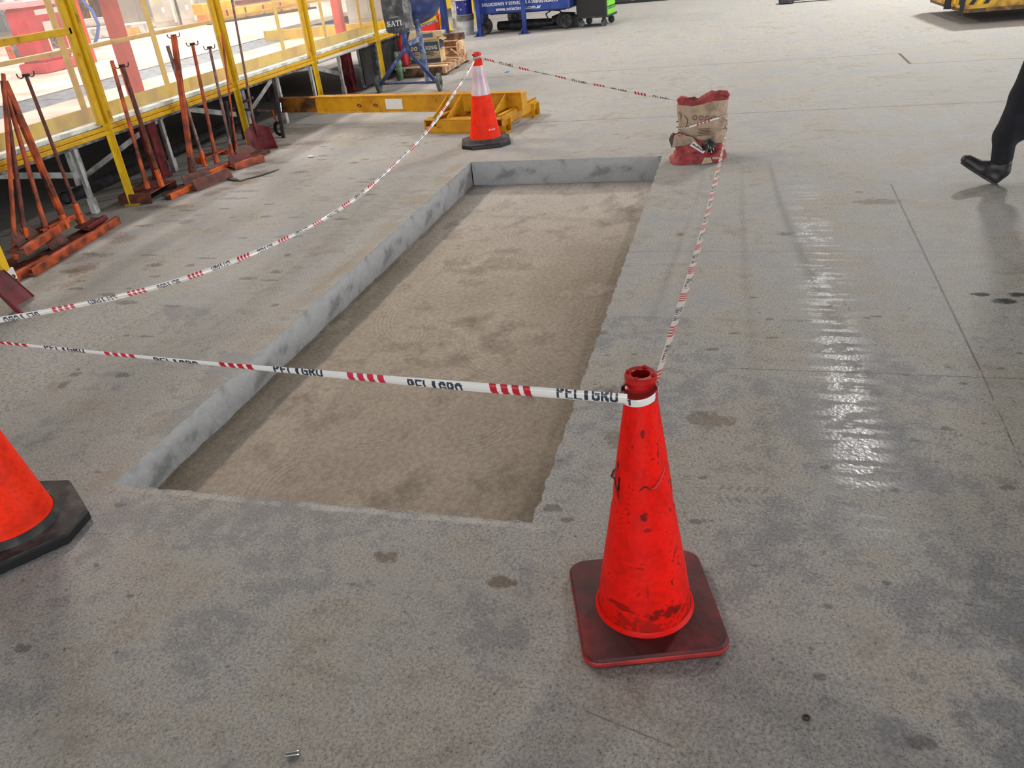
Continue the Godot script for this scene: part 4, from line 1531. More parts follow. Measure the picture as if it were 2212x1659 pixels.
	for i in 5:
		var c := Vector3(-0.035 + i * 0.016, 0.135 - i * 0.0102, 0.0645 + i * 0.002)
		b.box(c, Vector3(0.004, 0.02, 0.004), 0.0, Basis(Vector3(0, 0, 1), 0.9))
		if i % 2 == 0: b.box(c + Vector3(0.006, 0.004, 0), Vector3(0.004, 0.02, 0.004), 0.0, Basis(Vector3(0, 0, 1), 0.9))
		else: b.box(c + Vector3(0.004, -0.004, 0), Vector3(0.004, 0.012, 0.004), 0.0, Basis(Vector3(0, 0, 1), 0.1))
	part("print_letters", b, M.print_dark, t)
	b = MB.new()
	var fr := noise(1.0, 412)
	var tuft := []
	for i in 9:
		var row := PackedVector3Array()
		for k in 14:
			var a := -TAU * k / 14.0
			var r := 0.036 * sin(PI * clampf((i + 0.3) / 8.6, 0, 1)) * (1.0 + 0.7 * fr.get_noise_3d(cos(a) * 3.0, i * 0.9, sin(a) * 3.0))
			row.append(Vector3(0.075 + cos(a) * r * 1.3, 0.075 + i * 0.0115, 0.062 + sin(a) * r))
		tuft.append(row)
	b.grid(tuft, true)
	part("black_wad", b, M.black, t)
	b = MB.new()
	for q in [[0.06, 0.10, 0.102], [0.085, 0.115, 0.1], [0.09, 0.09, 0.104], [0.07, 0.125, 0.096], [0.105, 0.105, 0.094]]:
		b.box(Vector3(q[0], q[1], q[2]), Vector3(0.004, 0.018, 0.004), 0.0, Basis(Vector3(0, 0, 1), q[0] * 9.0 - 0.6))
	part("pale_letters", b, M.print_pale, t)
	b = MB.new()
	b.plate([Vector3(0.02, 0.004, 0.105), Vector3(0.055, 0.012, 0.10), Vector3(0.10, 0.008, 0.095), Vector3(0.09, 0.04, 0.08), Vector3(0.045, 0.045, 0.085)], 0.003)
	b.plate([Vector3(0.10, 0.03, 0.088), Vector3(0.17, 0.025, 0.07), Vector3(0.165, 0.036, 0.062), Vector3(0.1, 0.045, 0.075)], 0.003)
	part("torn_edge", b, kraft, t)

# ==================================================================== steel floor tools
func hook_pair(t: Node3D, at: Vector3, dir: Vector3):
	for s in [-1.0, 1.0]:
		var b := MB.new()
		var w: Vector3 = dir * s
		b.tube([at + w * 0.010 + Vector3(0, -0.002, 0), at + w * 0.026 + Vector3(0, -0.016, 0), at + w * 0.040 + Vector3(0, -0.018, 0), at + w * 0.052 + Vector3(0, -0.008, 0), at + w * 0.055 + Vector3(0, 0.014, 0)], 0.0042, 6)
		part("hook", b, M.dark_steel, t)

func scraper(label: String, base: Vector3, top: Vector3, a: Vector3, c: Vector3, opt: Dictionary):
	# base and top: the handle's ends; a..c: the front lip of the steel head on the floor
	var t = thing("floor_scraper", label, "scraper", Vector3(base.x, 0, base.z), 0.0, "steel scrapers leaning on the fence")
	var o := Vector3(base.x, 0, base.z)
	var hm: Material = opt.get("handle", M.orange_rust)
	var lm: Material = opt.get("lip", M.orange_rust)
	var pm: Material = opt.get("plate", M.brown_rust)
	var along := (c - a).normalized()
	var back := Vector3(along.z, 0, -along.x)
	if back.x > 0: back = -back
	var deep: float = opt.get("deep", 0.2)
	var high: float = opt.get("high", 0.05)
	var y: float = a.y
	var A := a - o
	var C := c - o
	var up := Vector3.UP
	var kind: String = opt.get("kind", "lip")
	var b := MB.new()
	if kind == "box":
		# an upturned channel, open at front and back
		b.bar(A + back * deep * 0.5 + up * (y + high), C + back * deep * 0.5 + up * (y + high), deep, 0.008, 0.002)
		for q in [A, C]:
			b.bar(q + up * (y + high * 0.5), q + back * deep + up * (y + high * 0.5), 0.008, high, 0.002)
		part("channel_head", b, pm, t)
	else:
		# floor plate that rises to the back, front lip, upright back plate
		var p0 := A + up * (y + 0.014)
		var p1 := C + up * (y + 0.014)
		b.plate([p0, p1, p1 + back * deep * 0.85 - along * 0.02 + up * 0.02, p0 + back * deep * 0.85 + along * 0.02 + up * 0.02] if along.cross(back).y > 0 else [p1, p0, p0 + back * deep * 0.85 + along * 0.02 + up * 0.02, p1 + back * deep * 0.85 - along * 0.02 + up * 0.02], 0.008)
		part("blade_plate", b, pm, t)
		b = MB.new()
		var lean: float = opt.get("lean", 0.0)
		var l0 := A + up * (y + 0.002)
		var l1 := C + up * (y + 0.002)
		b.bar(l0 + up * high * 0.5 - back * lean * 0.5, l1 + up * high * 0.5 - back * lean * 0.5, 0.009, high, 0.002, (up - back * -lean / maxf(high, 0.01)).normalized())
		b.bar(l0 + up * high + back * 0.014, l1 + up * high + back * 0.014, 0.03, 0.007, 0.002)
		part("front_lip", b, lm, t)
		if opt.get("wing", true):
			b = MB.new()
			var m := (A + C) * 0.5 + back * deep * 0.62
			var hw := A.distance_to(C) * 0.5 * float(opt.get("wing_wide", 0.55))
			var q := [m - along * hw + up * (y + 0.02), m + along * hw + up * (y + 0.02), m + along * hw * 0.9 + back * 0.05 + up * (y + 0.085), m - along * hw * 0.75 + back * 0.05 + up * (y + 0.10)]
			if along.cross(up).dot(back) > 0: q.reverse()
			b.plate(q, 0.007)
			part("back_plate", b, opt.get("wing_mat", pm), t)
	var h0 := base - o
	var h1 := top - o
	var d := (h1 - h0).normalized()
	var r: float = opt.get("r", 0.0155)
	b = MB.new()
	if opt.get("square", false):
		b.bar(h0 + d * 0.08, h1, r * 2.0, r * 1.7, 0.003)
		b.bar(h0 + d * 0.08, h1 - d * 0.3, r * 0.6, r * 2.2, 0.002)
	else:
		b.tube([h0 + d * 0.08, h0.lerp(h1, 0.5), h1], [r * 1.02, r, r * 0.96], 12)
	part("handle", b, hm, t)
	b = MB.new()
	if opt.get("flat_socket", false):
		b.bar(h0 - d * 0.02, h0 + d * 0.12, 0.034, 0.03, 0.003)
	else:
		b.tube([h0 - d * 0.04, h0 + d * 0.02, h0 + d * 0.13], [r * 1.6, r * 1.45, r * 1.25], 12)
	part("socket", b, opt.get("socket", lm), t)
	b = MB.new()
	b.tube([h0 + Vector3(0.02, 0.05, 0), h0 + Vector3(0.032, 0.052, 0)], 0.006, 6)
	part("pin", b, M.chrome, t)
	if opt.get("hooks", true):
		b = MB.new()
		b.box(h1, Vector3(0.036, 0.02, 0.036), 0.004)
		part("cap", b, M.dark_steel, t)
		hook_pair(t, h1 + Vector3(0, 0.004, 0), Vector3(0.45, 0, -0.89))

func build_tools():
	var V := func(x, y, z): return Vector3(x, y, z)
	scraper("rust brown scraper with thin handle, closest to the walkway's near fence post", V.call(-4.45, 0.085, -3.86), V.call(-4.548, 1.10, -4.385), V.call(-4.22, 0.0, -3.50), V.call(-4.26, 0.0, -3.92), {"hooks": false, "lip": M.orange_rust, "r": 0.014})
	scraper("dull orange scraper whose short lip rests over the longest blade", V.call(-4.45, 0.10, -3.96), V.call(-4.548, 1.06, -4.36), V.call(-4.25, 0.055, -3.76), V.call(-4.40, 0.055, -4.26), {"lip": M.orange_rust, "socket": M.orange_fresh, "flat_socket": true, "handle": M.brown_rust, "hooks": false, "deep": 0.16})
	scraper("orange scraper with the longest floor blade of all", V.call(-4.47, 0.10, -4.17), V.call(-4.548, 1.05, -4.36), V.call(-4.18, 0.0, -3.69), V.call(-4.345, 0.0, -4.71), {"lip": M.orange_rust, "wing_wide": 0.2, "hooks": false, "deep": 0.22})
	scraper("bright orange scraper with a thick square handle and fresh orange clamp", V.call(-4.46, 0.11, -4.34), V.call(-4.548, 1.06, -4.37), V.call(-4.44, 0.06, -4.12), V.call(-4.47, 0.06, -4.45), {"square": true, "r": 0.02, "handle": M.orange_rust, "socket": M.orange_fresh, "flat_socket": true, "hooks": false, "lip": M.orange_fresh, "deep": 0.1, "wing": false, "high": 0.03})
	scraper("slim dark brown scraper with two wire hooks at its top before the red bin", V.call(-4.46, 0.10, -4.48), V.call(-4.546, 1.065, -4.556), V.call(-4.37, 0.02, -4.42), V.call(-4.42, 0.02, -4.68), {"handle": M.brown_rust, "socket": M.orange_fresh, "flat_socket": true, "lip": M.maroon, "deep": 0.13, "r": 0.0125, "high": 0.03})
	scraper("orange scraper on an upturned rusty channel next to the yellow fence post", V.call(-4.57, 0.09, -5.36), V.call(-4.548, 1.035, -5.386), V.call(-4.43, 0.0, -5.20), V.call(-4.48, 0.0, -5.60), {"kind": "box", "deep": 0.28, "high": 0.072, "hooks": false, "socket": M.orange_rust})
	scraper("rust brown scraper with a hooked cap before the bright red column", V.call(-4.47, 0.09, -5.41), V.call(-4.546, 0.985, -5.475), V.call(-4.315, 0.0, -5.28), V.call(-4.30, 0.0, -5.56), {"handle": M.brown_rust, "square": true, "r": 0.015, "socket": M.orange_fresh, "flat_socket": true, "lip": M.orange_fresh, "deep": 0.12, "wing": false, "high": 0.038})
	scraper("tallest orange scraper with grooved thick handle and a tilted wide blade", V.call(-4.45, 0.07, -5.80), V.call(-4.546, 1.11, -6.19), V.call(-4.25, 0.0, -5.50), V.call(-4.16, 0.0, -5.90), {"square": true, "r": 0.021, "lean": 0.03, "high": 0.075, "lip": M.brown_rust, "deep": 0.24, "wing_wide": 0.8})
	scraper("dark brown scraper crossing behind the tallest orange scraper", V.call(-4.47, 0.09, -6.02), V.call(-4.565, 1.045, -6.10), V.call(-4.40, 0.0, -5.92), V.call(-4.37, 0.0, -6.27), {"handle": M.rod_grey, "socket": M.orange_fresh, "flat_socket": true, "hooks": false, "lip": M.orange_fresh, "deep": 0.1, "high": 0.045, "wing": false})
	scraper("orange brown scraper with two pale hooks, between the tallest scraper and the fence post", V.call(-4.45, 0.10, -6.17), V.call(-4.546, 1.018, -6.41), V.call(-4.45, 0.045, -6.03), V.call(-4.42, 0.045, -6.34), {"kind": "box", "deep": 0.12, "high": 0.05, "socket": M.orange_rust, "plate": M.orange_rust})
	scraper("grey brown scraper with small hooks closest before the second fence post", V.call(-4.41, 0.05, -6.36), V.call(-4.546, 0.96, -6.64), V.call(-4.26, 0.0, -6.13), V.call(-4.13, 0.0, -6.42), {"handle": M.rod_grey, "lip": M.orange_rust, "socket": M.orange_rust, "r": 0.013, "deep": 0.18, "high": 0.055, "wing_mat": M.maroon, "wing_wide": 0.8})
	scraper("thin orange rod scraper standing against the second fence post", V.call(-4.47, 0.10, -6.53), V.call(-4.546, 1.05, -6.88), V.call(-4.28, 0.0, -6.42), V.call(-4.27, 0.0, -6.76), {"r": 0.010, "lip": M.brown_rust, "socket": M.orange_rust, "hooks": false, "deep": 0.2, "high": 0.03, "wing_mat": M.brown_rust, "wing_wide": 0.9})
	var b := MB.new()
	b.tube([Vector3(-4.50, 0.0, -6.50), Vector3(-4.535, 0.50, -6.66)], 0.019, 12)
	single("steel_bar", b, M.dark_steel, "short black steel bar leaning under the edge beam by the second fence post", "bar")
	# ---- shovels
	shovel("maroon shovel with long thin mottled pole beside the second fence post", Vector3(-4.45, 0.0, -6.90), Vector3(-4.546, 1.62, -7.21), -0.8)
	shovel("maroon shovel lying low in the near corner, blade cut off by the frame", Vector3(-3.93, 0.0, -3.20), Vector3(-4.56, 1.2, -3.0), 0.55)
	b = MB.new()
	b.box(Vector3(-3.985, 0.14, -3.37), Vector3(0.012, 0.07, 0.10), 0.002, Basis(Vector3.UP, 0.4))
	var pl := single("tag_plate", b, M.label_white, "small white plate with a black figure behind the corner shovel", "plate")
	text("figure", "3", 0.05, face_to(Vector3(-3.978, 0.118, -3.372), Vector3(sin(0.4), 0, -cos(0.4)), Vector3.UP), M.print_dark, pl)
	b = MB.new()
	b.box(Vector3(-4.02, 0.21, -3.37), Vector3(0.05, 0.42, 0.05), 0.004)
	single("yellow_stake", b, M.bright_yellow, "short yellow stake behind the corner shovel", "stake")
	# ---- hooked bar and tow rods at the tip of the lifting beam
	var t = thing("tow_hook_bar", "rusty upright bar with a black lifting hook at the tip of the yellow beam", "hook bar", Vector3(-4.47, 0, -7.38))
	b = MB.new()
	b.bar(Vector3(0, 0.0, 0), Vector3(-0.08, 0.55, -0.2), 0.035, 0.03, 0.003)
	part("bar", b, M.dark_steel, t)
	b = MB.new()
	b.tube([Vector3(-0.10, 0.26, -0.08), Vector3(-0.09, 0.2, -0.06), Vector3(-0.06, 0.15, -0.05)], 0.009, 8)
	part("link", b, M.orange_rust, t)
	b = MB.new()
	var hook := []
	for i in 15:
		var a := 1.2 + i * 0.36
		hook.append(Vector3(-0.055 + cos(a) * 0.042, 0.085 + sin(a) * 0.06, -0.045))
	b.tube(hook, [0.009, 0.014, 0.017, 0.018, 0.018, 0.018, 0.018, 0.018, 0.018, 0.017, 0.015, 0.013, 0.012, 0.01, 0.006], 10)
	part("hook", b, M.black, t)
	b = MB.new()
	b.tube([Vector3(-0.02, 0.24, -0.10), Vector3(-0.02, 0.32, -0.12)], 0.01, 8)
	part("latch", b, M.chrome, t)
	t = thing("tow_rod", "pinkish rusty tow rod with a grey cross arm ahead of the lifting beam", "rod", Vector3(-4.52, 0, -7.5))
	b = MB.new()
	b.tube([Vector3(0.0, 0.235, 0.0), Vector3(-0.46, 0.285, 0.02)], 0.012, 10)
	part("rod", b, M.rod_grey, t)
	b = MB.new()
	b.tube([Vector3(-0.56, 0.27, 0.02), Vector3(-0.48, 0.315, 0.0), Vector3(-0.28, 0.385, -0.02)], 0.014, 10)
	part("cross_arm", b, M.rod_grey, t)
	b = MB.new()
	b.tube([Vector3(-0.59, 0.25, 0.02), Vector3(-0.50, 0.32, 0.02)], 0.008, 8)
	part("pin", b, M.dark_steel, t)
	# ---- strip of black rubber on the floor
	t = thing("rubber_strip", "curled black rubber strip lying on the floor before the scrapers", "strip", Vector3.ZERO)
	b = MB.new()
	var pts := [Vector3(-4.30, 0.004, -5.94), Vector3(-4.17, 0.010, -5.86), Vector3(-4.06, 0.012, -5.80), Vector3(-3.985, 0.005, -5.77), Vector3(-3.96, 0.006, -5.83), Vector3(-3.90, 0.006, -5.90), Vector3(-3.85, 0.005, -6.02), Vector3(-3.82, 0.004, -6.12)]
	b.tube(pts, [0.012, 0.022, 0.022, 0.012, 0.012, 0.018, 0.018, 0.006], 8, true, 0.2)
	part("strip", b, M.black, t)

func shovel(label: String, at: Vector3, top: Vector3, turn: float):
	var t = thing("shovel", label, "shovel", at, turn)
	var b := MB.new()
	var rows := []
	for i in 9:
		var f := i / 8.0
		var row := PackedVector3Array()
		for k in 13:
			var e := k / 12.0 - 0.5
			var w := 0.27 * (1.0 - 0.14 * f)
			var ridge := 0.012 * exp(-pow(e / 0.09, 2.0)) * f
			row.append(Vector3(0.05 - 0.09 * f + e * e * 0.30 + ridge, 0.006 + 0.22 * f - 0.03 * f * f * (4.0 * e * e), -e * w))
		rows.append(row)
	b.grid(rows)
	var back := []
	for r in rows:
		var row := PackedVector3Array()
		for q in r: row.append(q + Vector3(-0.004, -0.003, 0))
		row.reverse()
		back.append(row)
	b.grid(back)
	part("blade", b, M.maroon, t)
	b = MB.new()
	for s in [-1.0, 1.0]:
		b.bar(Vector3(0.124, 0.008, s * 0.134), Vector3(0.034, 0.196, s * 0.116), 0.006, 0.012, 0.001)
	part("edge", b, M.maroon, t)
	var h1 := (top - at).rotated(Vector3.UP, -turn)
	b = MB.new()
	b.tube([Vector3(0.004, 0.12, 0), Vector3(-0.034, 0.215, 0), Vector3(-0.045, 0.25, 0).lerp(h1, 0.03)], [0.017, 0.018, 0.014], 10)
	part("socket", b, M.maroon, t)
	b = MB.new()
	b.tube([Vector3(-0.034, 0.215, 0), Vector3(-0.034, 0.215, 0).lerp(h1, 0.5), h1], [0.012, 0.011, 0.011], 10)
	part("pole", b, M.rod_grey, t)

# ==================================================================== yellow lifting beam
func build_lifting_beam():
	var t = thing("lifting_beam", "long yellow steel lifting beam with forklift pockets, lying behind the far end of the pit", "lifting beam", Vector3(-2.07, 0, -7.17), atan2(-0.172, 0.985))
	# local x runs along the beam, local -z to the rear
	var b := MB.new()
	# the front pocket: a hollow box whose face is cut out at both ends
	b.box(Vector3(-0.4125, 0.004, -0.065), Vector3(0.855, 0.008, 0.13), 0.0)
	b.box(Vector3(-0.4125, 0.121, -0.065), Vector3(0.855, 0.008, 0.13), 0.0)
	b.box(Vector3(-0.4125, 0.0625, -0.126), Vector3(0.855, 0.110, 0.008), 0.0)
	b.box(Vector3(-0.4125, 0.034, -0.004), Vector3(0.855, 0.06, 0.008), 0.0)
	b.box(Vector3(-0.4125, 0.092, -0.004), Vector3(0.60, 0.056, 0.008), 0.0)
	b.box(Vector3(-0.834, 0.092, -0.004), Vector3(0.012, 0.056, 0.008), 0.0)
	b.box(Vector3(-0.836, 0.0625, -0.065), Vector3(0.008, 0.125, 0.13), 0.0)
	part("fork_pocket", b, M.yellow_beam, t)
	b = MB.new()
	b.hollow(Vector3(-0.84, 0.0625, -0.745), Vector3(0.015, 0.0625, -0.745), 0.13, 0.125, 0.008)
	part("fork_pocket", b, M.yellow_beam, t)
	for x in [-0.04, -0.68]:
		b = MB.new()
		b.channel(Vector3(x, 0.105, 0.0), Vector3(x, 0.105, -0.81), 0.05, 0.11, 0.008, Vector3(-1, 0, 0) if x > -0.3 else Vector3(1, 0, 0))
		part("cross_member", b, M.yellow_beam, t)
	b = MB.new()
	b.box(Vector3(-1.16, 0.205, -0.44), Vector3(2.40, 0.16, 0.012), 0.002)
	b.box(Vector3(-1.16, 0.205, -0.37), Vector3(2.40, 0.16, 0.012), 0.002)
	b.box(Vector3(-1.16, 0.287, -0.405), Vector3(2.40, 0.01, 0.10), 0.002)
	b.box(Vector3(-1.16, 0.130, -0.405), Vector3(2.40, 0.01, 0.10), 0.002)
	part("main_beam", b, M.yellow_beam, t)
	b = MB.new()
	b.box(Vector3(-2.62, 0.205, -0.405), Vector3(0.56, 0.145, 0.075), 0.003)
	b.box(Vector3(-2.62, 0.279, -0.405), Vector3(0.56, 0.008, 0.09), 0.002)
	part("beam_tip", b, M.brown_beam, t, "rust brown tip")
	# gussets
	for x in [-0.755, -0.60, -0.13]:
		for s in [-1.0, 1.0]:
			b = MB.new()
			var z0 := -0.364 if s > 0 else -0.446
			var z1 := -0.03 if s > 0 else -0.78
			var poly := PackedVector2Array([Vector2(z0, 0.285), Vector2(z0, 0.125), Vector2(z1, 0.125), Vector2(z1, 0.14)])
			b.x = Transform3D(Basis(Vector3(0, 0, 1), Vector3(0, 1, 0), Vector3(-1, 0, 0)), Vector3(x + 0.005, 0, 0))
			b.prism(poly, 0.01)
			part("gusset", b, M.yellow_beam, t)
	b = MB.new()
	b.box(Vector3(0.035, 0.205, -0.405), Vector3(0.012, 0.17, 0.12), 0.002)
	part("end_plate", b, M.yellow_beam, t)
	# eye pins through the beam, and the blank label
	for x in [-1.79, -1.59]:
		b = MB.new()
		b.x = Transform3D(Basis(Vector3(1, 0, 0), -PI / 2).rotated(Vector3(1, 0, 0), PI), Vector3(x, 0.2, -0.366))
		b.lathe([Vector2(0.03, 0.0), Vector2(0.03, 0.006), Vector2(0.014, 0.008), Vector2(0.014, 0.022), Vector2(0.0, 0.022)], 16)
		part("eye_pin", b, M.yellow_beam, t)
		b = MB.new()
		var ring := []
		for i in 17: ring.append(Vector3(x + cos(TAU * i / 16.0) * 0.02 - 0.005, 0.198 + sin(TAU * i / 16.0) * 0.014, -0.34 + sin(TAU * i / 16.0) * 0.012))
		b.tube(ring, 0.005, 6, false)
		part("ring", b, M.dark_steel, t)
	b = MB.new()
	b.box(Vector3(-1.385, 0.205, -0.3625), Vector3(0.20, 0.10, 0.003))
	part("label_plate", b, M.label_white, t, "blank white label")

# ==================================================================== concrete mixer
func build_mixer():
	var t = thing("concrete_mixer", "blue concrete mixer on a wheeled A-frame stand with a dark motor cover", "concrete mixer", Vector3.ZERO)
	var b := MB.new()
	var wl := Vector3(-4.42, 0.105, -9.80)
	var wr := Vector3(-3.56, 0.105, -9.67)
	var node := Vector3(-4.025, 0.49, -9.90)
	for w in [wl, wr]:
		b = MB.new()
		var ax := Vector3(1, 0, -0.10).normalized()
		b.x = Transform3D(Basis(ax.cross(Vector3.UP).normalized(), ax, Vector3.UP).orthonormalized(), w)
		b.lathe([Vector2(0.03, -0.022), Vector2(0.085, -0.022), Vector2(0.102, -0.016), Vector2(0.105, 0.0), Vector2(0.102, 0.016), Vector2(0.085, 0.022), Vector2(0.07, 0.014), Vector2(0.03, 0.014), Vector2(0.028, 0.03), Vector2(0.0, 0.03)], 28, 0.7)
		var wheel := part("wheel", b, M.tyre, t)
		b = MB.new()
		b.x = Transform3D(Basis(ax.cross(Vector3.UP).normalized(), ax, Vector3.UP).orthonormalized(), w)
		b.lathe([Vector2(0.0, -0.03), Vector2(0.02, -0.03), Vector2(0.02, 0.034), Vector2(0.0, 0.034)], 12)
		part("hub", b, M.dark_steel, wheel)
	b = MB.new()
	b.tube([wl, wr], 0.014, 10)
	part("axle", b, M.blue, t)
	for w in [wl.lerp(wr, 0.045), wl.lerp(wr, 0.955)]:
		b = MB.new()
		b.bar(node, w, 0.04, 0.045, 0.004, Vector3(0, 0, 1))
		part("leg", b, M.blue, t)
	b = MB.new()
	b.bar(node + Vector3(0, -0.04, 0), node + Vector3(0.004, 0.185, 0.0), 0.055, 0.055, 0.005, Vector3(0, 0, 1))
	b.box(node + Vector3(0, -0.01, 0.005), Vector3(0.085, 0.09, 0.05), 0.01)
	part("front_post", b, M.blue, t)
	b = MB.new()
	b.bar(Vector3(-3.945, 0.0, -10.31), Vector3(-3.955, 0.80, -10.22), 0.06, 0.06, 0.006, Vector3(0, 0, 1))
	part("rear_post", b, M.blue_dusty, t)
	b = MB.new()
	b.bar(Vector3(-3.985, 0.53, -9.92), Vector3(-3.94, 0.56, -10.25), 0.04, 0.05, 0.004)
	part("brace", b, M.blue_dusty, t)
	b = MB.new()
	b.bar(Vector3(-4.0, 0.012, -10.31), Vector3(-3.8, 0.012, -10.31), 0.07, 0.02, 0.003)
	part("foot", b, M.blue_dusty, t)
	# motor cover: a rounded dark box with a grey dusty flank
	b = MB.new()
	var pr := PackedVector2Array([Vector2(-0.14, 0.0), Vector2(-0.115, -0.03), Vector2(0.11, -0.03), Vector2(0.14, 0.0), Vector2(0.15, 0.2), Vector2(0.14, 0.58), Vector2(0.10, 0.62), Vector2(-0.10, 0.62), Vector2(-0.145, 0.58), Vector2(-0.155, 0.2)])
	b.x = Transform3D(Basis(Vector3.UP, 0.05), Vector3(-4.105, 0.70, -10.02))
	b.prism(pr, 0.13)
	part("motor_cover", b, M.charcoal, t)
	b = MB.new()
	b.x = Transform3D(Basis(Vector3.UP, 0.05), Vector3(-4.105, 0.70, -10.02))
	b.box(Vector3(0.135, 0.29, 0.05), Vector3(0.085, 0.60, 0.17), 0.025)
	part("cover_flank", b, M.grey_dust, t)
	b = MB.new()
	for q in [-0.07, -0.03, 0.04]:
		b.box(Vector3(-4.10 + q, 0.662, -9.95), Vector3(0.02, 0.018, 0.02), 0.003)
	part("cover_clip", b, M.black, t)
	text("lettering", "SATI", 0.060, face_to(Vector3(-4.115, 0.775, -9.882), Vector3(1, 0.03, 0), Vector3.UP), M.white_letter, t, true, 1.0)
	b = MB.new()
	b.bar(Vector3(-4.20, 0.842, -9.888), Vector3(-4.055, 0.848, -9.888), 0.004, 0.003)
	part("emblem_line", b, M.white_letter, t)
	# drum
	b = MB.new()
	b.x = Transform3D(Basis(Vector3(0, 0, 1), 0.32) * Basis(Vector3(1, 0, 0), -0.25), Vector3(-4.02, 1.03, -10.36))
	b.lathe([Vector2(0.0, -0.30), Vector2(0.16, -0.295), Vector2(0.25, -0.26), Vector2(0.315, -0.16), Vector2(0.33, 0.0), Vector2(0.325, 0.1), Vector2(0.23, 0.36), Vector2(0.205, 0.38), Vector2(0.195, 0.36), Vector2(0.29, 0.1)], 40, 0.9)
	part("drum", b, M.blue, t)
	b = MB.new()
	b.x = Transform3D(Basis(Vector3(0, 0, 1), 0.32) * Basis(Vector3(1, 0, 0), -0.25), Vector3(-4.02, 1.03, -10.36))
	b.lathe([Vector2(0.332, -0.01), Vector2(0.352, -0.01), Vector2(0.352, 0.03), Vector2(0.332, 0.03)], 40, 0.5)
	part("gear_ring", b, M.charcoal, t)
	# loose cable from the cover
	b = MB.new()
	b.tube([Vector3(-4.14, 0.67, -9.93), Vector3(-4.13, 0.58, -9.93), Vector3(-4.14, 0.45, -9.92), Vector3(-4.11, 0.33, -9.92), Vector3(-4.09, 0.25, -9.91)], 0.006, 6)
	part("cable", b, M.black, t)
	b = MB.new()
	b.box(Vector3(-4.09, 0.24, -9.91), Vector3(0.025, 0.045, 0.025), 0.006)
	part("plug", b, M.grey_dust, t)

